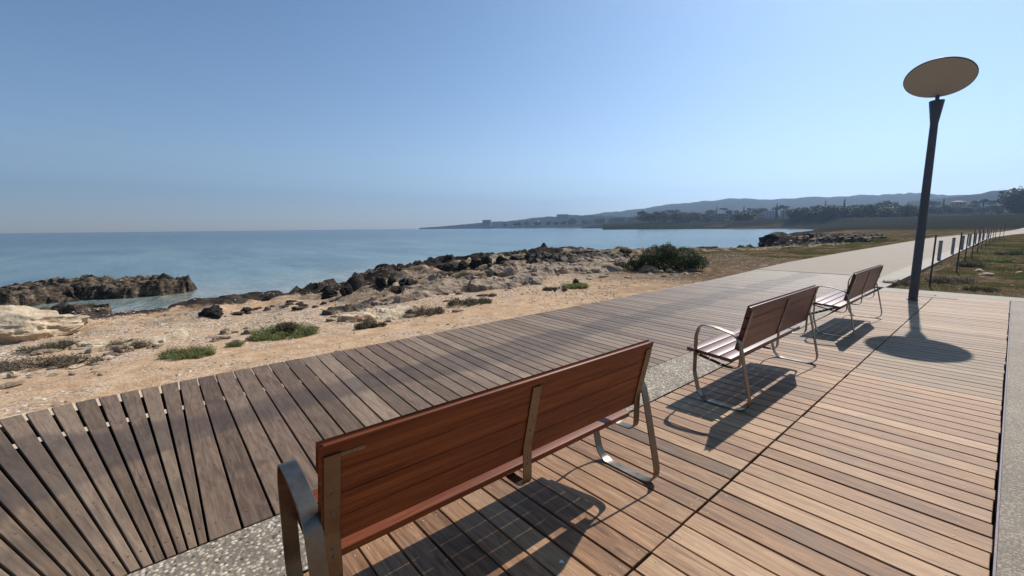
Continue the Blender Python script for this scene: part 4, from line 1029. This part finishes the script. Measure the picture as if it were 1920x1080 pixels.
# ---------------------------------------------------------------- person on the shore
def person():
    x, y = -16.6, 58.5; z = gz(x, y); root = None
    me = bpy.data.meshes.new('person')
    J = {'pel': (0, 0, .93, .13), 'che': (0, .0, 1.28, .155), 'nek': (0, .02, 1.47, .06), 'hd': (0, .04, 1.60, .10), 'hd2': (0, .03, 1.68, .085),
         'hl': (-.10, 0, .88, .095), 'kl': (-.13, .06, .48, .065), 'al': (-.13, -.02, .09, .045), 'tl': (-.14, .14, .05, .04),
         'hr': (.10, 0, .88, .095), 'kr': (.12, .02, .48, .065), 'ar': (.14, -.05, .09, .045), 'tr': (.16, .11, .05, .04),
         'sl': (-.20, 0, 1.40, .062), 'el': (-.27, -.02, 1.13, .045), 'wl': (-.23, .12, .92, .032), 'sr': (.20, 0, 1.40, .062), 'er': (.28, -.02, 1.13, .045), 'wr': (.22, .14, .95, .032)}
    E_ = [('pel', 'che'), ('che', 'nek'), ('nek', 'hd'), ('hd', 'hd2'), ('pel', 'hl'), ('hl', 'kl'), ('kl', 'al'), ('al', 'tl'), ('pel', 'hr'), ('hr', 'kr'), ('kr', 'ar'), ('ar', 'tr'), ('che', 'sl'), ('sl', 'el'), ('el', 'wl'), ('che', 'sr'), ('sr', 'er'), ('er', 'wr')]
    K = list(J); me.from_pydata([J[k][:3] for k in K], [(K.index(a), K.index(b_)) for a, b_ in E_], [])
    o = bpy.data.objects.new('tmp', me); C.objects.link(o); md = o.modifiers.new('s', 'SKIN'); o.modifiers.new('u', 'SUBSURF').levels = 2
    for i, k in enumerate(K): me.skin_vertices[0].data[i].radius = (J[k][3], J[k][3]*(.8 if k in ('che', 'pel') else 1))
    me.skin_vertices[0].data[0].use_root = True
    bpy.context.view_layer.update()
    m2 = bpy.data.meshes.new_from_object(o.evaluated_get(bpy.context.evaluated_depsgraph_get())); bpy.data.objects.remove(o)
    m2.name = 'person'
    for nm, c in (('skin', (.45, .28, .2)), ('jacket', (.018, .018, .024)), ('trousers', (.10, .09, .08))): m2.materials.append(mat_simple(nm, c, .8))
    for p in m2.polygons:
        c = p.center; p.use_smooth = True; p.material_index = 0 if (c.z > 1.50 or (abs(c.x) > .15 and c.z < .97 and c.y > .05 and c.z > .8)) else (1 if c.z > .90 or abs(c.x) > .22 else 2)
    q = bpy.data.objects.new('person', m2); C.objects.link(q); q.location = (x, y, z-.02); q.rotation_euler = (0, 0, 2.0); q.scale = (.80,)*3
    tag(q, 'person in dark clothes standing alone on the grassy shore near the headland', 'person')
    V, Fq = ico(2); V = V*np.array([.105, .115, .10])+np.array([0, .02, 1.68]); V = V[:]; hair = mesh_np('hair', V, Fq, mat_simple('hair', (.02, .015, .01), .7), q, True)
person()

# ---------------------------------------------------------------- far shore trees and houses
def make_tree(kind, seed):
    rgl = np.random.default_rng(seed); root = empty('tree', (0, 0, 0))
    if kind == 'broad':
        L = [(rgl.uniform(-.3, .3), rgl.uniform(-.3, .3), rgl.uniform(.25, .80), rgl.uniform(.18, .30), rgl.uniform(.18, .30), rgl.uniform(.13, .20)) for _ in range(12)]+[(0, 0, .55, .36, .36, .3), (0, 0, .28, .40, .40, .24)]
        P_ = lobes(rgl, 2600, L, .7); leaves('crown', P_, .6, .042, M['leaf_tree'], seed, root, 1.6)
        tube('trunk', [((0, 0, -.05), .035, up), ((.01, 0, .25), .026, up), ((.02, .01, .6), .012, up)], M['bark'], root, 7)
    elif kind == 'pine':
        L = [(rgl.uniform(-.28, .28), rgl.uniform(-.28, .28), rgl.uniform(.66, .88), rgl.uniform(.14, .24), rgl.uniform(.14, .24), rgl.uniform(.07, .12)) for _ in range(8)]
        P_ = lobes(rgl, 2000, L, .6); leaves('crown', P_, .6, .026, M['leaf_tree'], seed, root, 1.6)
        tube('trunk', [((0, 0, -.05), .030, up), ((.02, 0, .4), .022, up), ((.0, .01, .8), .012, up)], M['bark'], root, 7)
    elif kind == 'cypress':
        L = [(0, 0, .15+.12*i, .09-.009*i, .09-.009*i, .12) for i in range(8)]
        P_ = lobes(rgl, 1200, L, .6); leaves('crown', P_, 1.5, .022, M['leaf_tree'], seed, root, 2)
        tube('trunk', [((0, 0, -.05), .02, up), ((0, 0, .3), .015, up)], M['bark'], root, 6)
    else:
        V = []; Q = []; c = []
        for i in range(46):
            a = rgl.random()*6.28; el = rgl.uniform(-.5, 1.2); ln = rgl.uniform(.20, .30); n = len(V); w = .020
            for s in range(5):
                t = s/4; r = ln*t*math.cos(el)*(1); zz = .86+ln*t*math.sin(el)-.22*t*t; ww = w*(1-.75*t)*(1 if s else .4)
                V += [(r*math.cos(a)-ww*math.sin(a), r*math.sin(a)+ww*math.cos(a), zz-.01), (r*math.cos(a), r*math.sin(a), zz+.008), (r*math.cos(a)+ww*math.sin(a), r*math.sin(a)-ww*math.cos(a), zz-.01)]
            for s in range(4):
                b_ = n+s*3; Q += [(b_, b_+1, b_+4, b_+3), (b_+1, b_+2, b_+5, b_+4)]
            c += [rgl.random()]*15
        c = np.array(c); mesh_np('crown', V, np.array(Q), M['leaf_palm'], root, cols={'lcol': np.stack([c, c, c, c*0+1], -1)})
        tube('trunk', [((0, 0, -.03), .026, up), ((.01, 0, .4), .018, up), ((0, 0, .87), .016, up)], M['bark'], root, 7)
    return root
TP = {}
for i, k in enumerate(('broad', 'broad', 'broad', 'pine', 'pine', 'cypress', 'palm')):
    TP.setdefault(k, []).append(make_tree(k, 500+i))
used = set()
rt = np.random.default_rng(33)
def far_pt(px, D):
    d = dirpx(px, 415); hl = math.hypot(d[0], d[1]); x, y = d[0]/hl*D, d[1]/hl*D; return x, y
def far_height(px, py, D):
    d = dirpx(px, py); return H+D*d[2]/math.hypot(d[0], d[1])
def far_tree(kind, px, ybase, ytop, D, label, group):
    pr = TP[kind][int(rt.integers(len(TP[kind])))]
    if id(pr) in used: o = copy_tree(pr)
    else: o = pr; used.add(id(pr))
    x, y = far_pt(px, D); zb = far_height(px, ybase, D); zt = far_height(px, ytop, D); h = max(zt-zb, 2.5)
    g = gz(x, y)
    if zb > g+.5: zb = zb            # stands on the rising ground
    o.location = (x, y, zb); wd = rt.uniform(1.05, 1.5) if kind == 'broad' else rt.uniform(.85, 1.2); o.scale = (h*wd, h*wd, h); o.rotation_euler = (0, 0, rt.random()*6.28)
    tag(o, label, 'palm tree' if kind == 'palm' else 'tree', group); return o
# a ridge of rising ground that carries the far shore's gardens and houses
def bank(name, prof, D0, D1, base_y, seed):
    xs = np.arange(prof[0][0], prof[-1][0]+1, 6.0); V = []; rows = 9
    for x in xs:
        yt = np.interp(x, [p[0] for p in prof], [p[1] for p in prof])
        for r in range(rows):
            t = r/(rows-1); D = D0+(D1-D0)*t; yb = np.interp(x, [p[0] for p in base_y], [p[1] for p in base_y]); yy_ = yb+(yt-yb)*t
            X_, Y_ = far_pt(x, D); V.append((X_, Y_, far_height(x, yy_, D)+(float(vnoise(X_/14, Y_/14, 0, seed))*.8 if r else -2.5)))
    n = len(xs); I = np.arange(n*rows).reshape(n, rows); Q = np.stack([I[:-1, :-1], I[1:, :-1], I[1:, 1:], I[:-1, 1:]], -1).reshape(-1, 4)
    o = mesh_np(name, V, Q, M['bank'], smooth_=True); tag(o, kind='structure')
M['bank'] = mat_hill()
cr_ = None
bank('far_shore_ground', [(1130, 421), (1180, 418), (1240, 414), (1300, 410), (1400, 408), (1500, 404), (1600, 401), (1700, 398), (1800, 395), (1950, 393), (2200, 392)], 430, 680, [(1130, 427), (1250, 427.4), (1420, 426.2), (1480, 425.5), (1560, 425), (1700, 421), (2200, 418)], 6)
G1 = 'trees of the far shore'
big = [(1395, 420, 391, 'broad', 'dark round tree standing alone near the water of the far shore'), (1665, 404, 372, 'broad', 'tallest broad dark tree of the far shore, left of the lamp post'), (1640, 406, 383, 'broad', 'broad tree touching the left side of the tallest far tree'),
       (1685, 406, 385, 'broad', 'broad tree touching the right side of the tallest far tree'), (1607, 406, 381, 'broad', 'domed dark tree in the middle of the far tree mass'), (1560, 407, 382, 'broad', 'broad tree left of the thin cypress in the far tree mass'),
       (1580, 402, 376, 'cypress', 'thin pointed cypress rising from the far tree mass'), (1540, 408, 388, 'broad', 'rounded tree at the left part of the dense far tree mass'), (1520, 410, 392, 'broad', 'lower tree at the left end of the dense far tree mass'), (1505, 414, 397, 'broad', 'small pale-edged tree on the low far point'),
       (1455, 416, 385, 'cypress', 'slim tall tree standing over the far point'), (1468, 405, 384, 'pine', 'flat-topped pine over the far point'), (1745, 398, 376, 'pine', 'round-topped pine just right of the lamp post on the skyline'), (1765, 396, 374, 'cypress', 'small cypress right of the round-topped pine'),
       (1822, 400, 374, 'palm', 'left of three palms in front of the far houses'), (1840, 401, 371, 'palm', 'middle and tallest of three palms before the far houses'), (1857, 400, 374, 'palm', 'right of three palms in front of the far houses'),
       (1893, 402, 365, 'palm', 'tall lone palm left of the dark trees at the right edge'), (1868, 402, 385, 'palm', 'low palm with drooping fronds near the right edge'), (1812, 398, 383, 'palm', 'low palm left of the three taller ones'),
       (1545, 395, 377, 'cypress', 'tiny spike-like cypress above the far tree mass'), (1700, 400, 381, 'cypress', 'dark cypress immediately left of the lamp post'), (1713, 402, 384, 'broad', 'bushy tree hidden partly by the lamp post')]
for (a, yb, yt, k, lab) in big: far_tree(k, a, yb+2, yt, rt.uniform(470, 520) if yb > 405 else rt.uniform(520, 600), lab, G1)
for i, px in enumerate(np.linspace(1200, 1335, 22)):
    far_tree('broad' if i % 3 else 'pine', px+rt.uniform(-4, 4), 414+rt.uniform(-1, 3), rt.uniform(394, 402)-3*(px > 1225)*(px < 1270), rt.uniform(560, 640), 'hazy tree in the row along the left part of the far shore', 'row of trees left on the far shore')
for i, px in enumerate(np.linspace(1330, 1520, 16)):
    far_tree(('broad', 'cypress', 'pine', 'broad')[i % 4], px+rt.uniform(-4, 4), 401+rt.uniform(0, 4), rt.uniform(387, 393), rt.uniform(640, 690), 'small tree rising behind the pink houses of the far shore', 'trees behind the pink houses')
for i, px in enumerate(np.linspace(1488, 1722, 36)):
    far_tree('broad', px+rt.uniform(-4, 4), 411+rt.uniform(-3, 3), rt.uniform(381, 394), rt.uniform(430, 470), 'low dark tree in the front row of the dense far wood', 'front row of the far wood')
for i, px in enumerate(np.linspace(1725, 1925, 28)):
    far_tree(('broad', 'pine', 'palm', 'broad')[i % 4], px+rt.uniform(-4, 4), 401+rt.uniform(-3, 2), rt.uniform(382, 391), rt.uniform(500, 600), 'small garden tree among the houses right of the lamp post', 'garden trees right of the lamp')
for i, px in enumerate(np.linspace(950, 1195, 20)):
    far_tree('broad', px+rt.uniform(-5, 5), float(np.interp(px, [950, 1195], [424, 419])), float(np.interp(px, [950, 1060, 1195], [418, 411, 405]))+rt.uniform(-2, 3), rt.uniform(1000, 1250), 'faint hazy tree on the distant headland', 'trees on the distant headland')

def make_house(name, px, ybase, ytop, wpx, D, wall, label, roof='flat', floors=2, group=None, cat='house'):
    x, y = far_pt(px, D); zb = far_height(px, ybase, D); zt = far_height(px, ytop, D); h = zt-zb
    dep = -float((RM.T@np.array([x, y, zb-H]))[2]); w = wpx/F*dep*.85; d = min(w*.7, 14)
    root = empty(name, (x, y, zb), math.atan2(RM[1][0], RM[0][0])+rt.uniform(-.25, .25))
    ax = ((1, 0, 0), (0, 1, 0), (0, 0, 1))
    bar3('walls', (0, 0, h/2-1), ax, (w/2, d/2, h/2+1), M[wall], root, .05)
    if roof == 'tile':
        rh = w*.16; V = [(-w/2-.4, -d/2-.4, h), (w/2+.4, -d/2-.4, h), (w/2+.4, d/2+.4, h), (-w/2-.4, d/2+.4, h), (-w/4, 0, h+rh), (w/4, 0, h+rh)]
        me = bpy.data.meshes.new('roof'); me.from_pydata(V, [], [(0, 1, 5, 4), (1, 2, 5), (2, 3, 4, 5), (3, 0, 4), (3, 2, 1, 0)]); me.materials.append(M['roof']); o = bpy.data.objects.new('roof', me); C.objects.link(o); o.parent = root
    else: bar3('parapet', (0, 0, h+.12), ax, (w/2+.15, d/2+.15, .12), M['wall_d' if floors > 4 else wall], root, .03)
    nw = max(2, int(w/3.2))
    for f in range(floors):
        zc = h*(f+.55)/floors
        for k in range(nw):
            xc = -w/2+w*(k+.5)/nw; bar3('window', (xc, -d/2-.02, zc), ax, (w/nw*.26, .06, h/floors*.24), M['glass'], root, .01)
        if floors > 3: bar3('balcony', (0, -d/2-.5, h*(f)/floors+.45), ax, (w*.46, .5, .42), M['wall_c'], root, .03)
    tag(root, label, cat, group or 'buildings of the far shore'); return root
hs = [(1322, 411, 402, 20, 620, 'wall_b', 'tile', 2, 'small pink house at the left end of the far houses'), (1345, 411, 401, 30, 615, 'wall_b', 'flat', 2, 'long pink house left of the white-lined terrace'), (1372, 411, 402, 30, 610, 'wall_a', 'flat', 2, 'wide cream house with dark openings left of the lone round tree'),
      (1422, 412, 402, 18, 600, 'wall_b', 'flat', 2, 'pink house just right of the lone round tree'), (1440, 409, 396, 20, 640, 'wall_c', 'flat', 3, 'white house over the far point between slim trees'), (1474, 407, 395, 20, 640, 'wall_a', 'flat', 3, 'cream house under the flat-topped pine'), (1494, 406, 398, 16, 650, 'wall_c', 'flat', 2, 'small white house left of the dense far wood'),
      (1742, 399, 386, 16, 640, 'wall_b', 'flat', 3, 'pinkish house immediately right of the lamp post'), (1758, 399, 388, 12, 640, 'wall_a', 'flat', 2, 'narrow cream house second from the lamp post'), (1774, 398, 388, 14, 650, 'wall_c', 'tile', 2, 'white house with tiled roof below the small cypress'),
      (1792, 396, 379, 20, 660, 'wall_b', 'tile', 3, 'tallest pink house with tiled roof right of the lamp post'), (1808, 397, 385, 14, 640, 'wall_c', 'flat', 2, 'bright white house between tiled house and palms'), (1850, 397, 388, 20, 660, 'wall_b', 'flat', 2, 'pink house behind the three palms'),
      (1878, 398, 388, 16, 650, 'wall_a', 'flat', 2, 'cream house between palms and lone palm'), (1700, 392, 384, 12, 700, 'wall_c', 'flat', 2, 'white house partly hidden behind the tallest far tree'), (1903, 402, 391, 14, 600, 'wall_c', 'flat', 2, 'low white house at the foot of the tall edge tree'),
      (913, 424, 412.5, 18, 1700, 'wall_d', 'flat', 4, 'faint grey hotel block on the distant headland'), (965, 423, 416, 12, 1500, 'wall_c', 'flat', 3, 'tiny pale block right of the faint hotel'), (1003, 421, 413, 16, 1450, 'wall_c', 'flat', 3, 'pale block in the middle of the distant headland'),
      (1055, 412, 402, 26, 1500, 'wall_d', 'flat', 3, 'wide grey block crowning the distant headland'), (1085, 419, 410, 14, 1300, 'wall_c', 'flat', 3, 'pale block below the wide grey one'), (1108, 416, 407, 12, 1300, 'wall_a', 'flat', 3, 'small cream block right of the wide grey one')]
for (a, yb, yt, w, D, wl, rf, fl, lab) in hs: make_house('house' if D < 1000 else 'building', a, yb, yt, w, D, wl, lab, rf, fl, cat='house' if D < 1000 else 'building')
far_tree('broad', 1932, 404, 346, 470, 'tall dark tree cut by the right edge of the photo', G1)
far_tree('broad', 1914, 404, 362, 480, 'dark tree just left of the tall one at the right edge', G1)

# a splash of bird droppings on the deck
def splat(px, py, r):
    x, y, _ = G(px, py); V = [(x, y, .0032)]; n = 18
    for k in range(n):
        a = 2*math.pi*k/n; rr = r*(1+.35*math.sin(a*3+1)+.2*math.sin(a*7)); V.append((x+rr*math.cos(a), y+rr*math.sin(a), .0026))
    o = mesh_np('bird_droppings', V, np.array([(0, 1+k, 1+(k+1) % n) for k in range(n)]), M['droppings']); tag(o, 'white splash of bird droppings on the shaded deck behind the nearest bench', 'droppings')
splat(1053, 1054, .010)

# ---------------------------------------------------------------- look-alikes told apart by their place in their row
PH = {'rubble below the dry shrubs': 'fist-sized pale stones in the rubble below the dry shrubs', 'rubble between the shrubs': 'pale grey stones between dry shrubs and green weed patch',
      'stones between tuft and shrub': 'pale stones between weed patch and dark green shrub', 'rubble by the reddish stones': 'pale stones in the rubble beside the reddish stones',
      'stones on the mid slope': 'weathered stones on the slope above the boardwalk', 'slabs on the upper slope': 'pale slab-like stones on the upper mid slope',
      'stones left of the big bush': 'stones on the slope left of the big bush', 'stones before the big bush': 'small pale stones on reddish soil before the big bush',
      'dark stones behind the shore row': 'dark brown stones beside the black shoreline rocks', 'stones on the rock shelf': 'dark flat stones on the wet rock shelf',
      'rocks on the headland': 'weathered rocks on the headland behind the person', 'row of trees left on the far shore': 'hazy trees along the left part of the far shore',
      'trees behind the pink houses': 'small trees behind the pink houses of the far shore', 'front row of the far wood': 'low dark trees fronting the dense far wood',
      'garden trees right of the lamp': 'small garden trees among the houses right of the lamp', 'trees on the distant headland': 'faint hazy trees on the distant headland'}
O1 = 'first second third fourth fifth sixth seventh eighth ninth tenth eleventh twelfth thirteenth fourteenth fifteenth sixteenth seventeenth eighteenth nineteenth twentieth'.split()
def ordw(n): return O1[n-1] if n <= 20 else ('thirtieth' if n == 30 else ('twenty-' if n < 30 else 'thirty-')+O1[n % 10-1])
def pxx(o):
    c = RM.T@(np.array(o.location)-np.array([0, 0, H])); return c[0]/-c[2]
for g_, ph in PH.items():
    L = sorted([o for o in C.objects if o.parent is None and o.get('group') == g_], key=pxx)
    for i, o in enumerate(L):
        o['label'] = ('leftmost' if i == 0 else 'rightmost' if i == len(L)-1 else ordw(i+1)+' from the left')+' of the '+ph

# ---------------------------------------------------------------- haze
me = bpy.data.meshes.new('haze'); bm = bmesh.new(); bmesh.ops.create_cube(bm, size=2)
for v in bm.verts: v.co = Vector((v.co.x*5000, v.co.y*5000, 190+v.co.z*200))
bm.to_mesh(me); bm.free(); hz = bpy.data.objects.new('haze', me); C.objects.link(hz); tag(hz, 'pale sea haze', 'haze', kind='stuff')
hm = bpy.data.materials.new('haze_air'); hm.use_nodes = True; t = hm.node_tree; t.nodes.remove(t.nodes['Principled BSDF'])
pv = t.nodes.new('ShaderNodeVolumePrincipled'); pv.inputs['Color'].default_value = (.50, .70, 1.0, 1); pv.inputs['Density'].default_value = .00024; pv.inputs['Anisotropy'].default_value = .65
t.links.new(pv.outputs[0], t.nodes['Material Output'].inputs['Volume']); me.materials.append(hm)
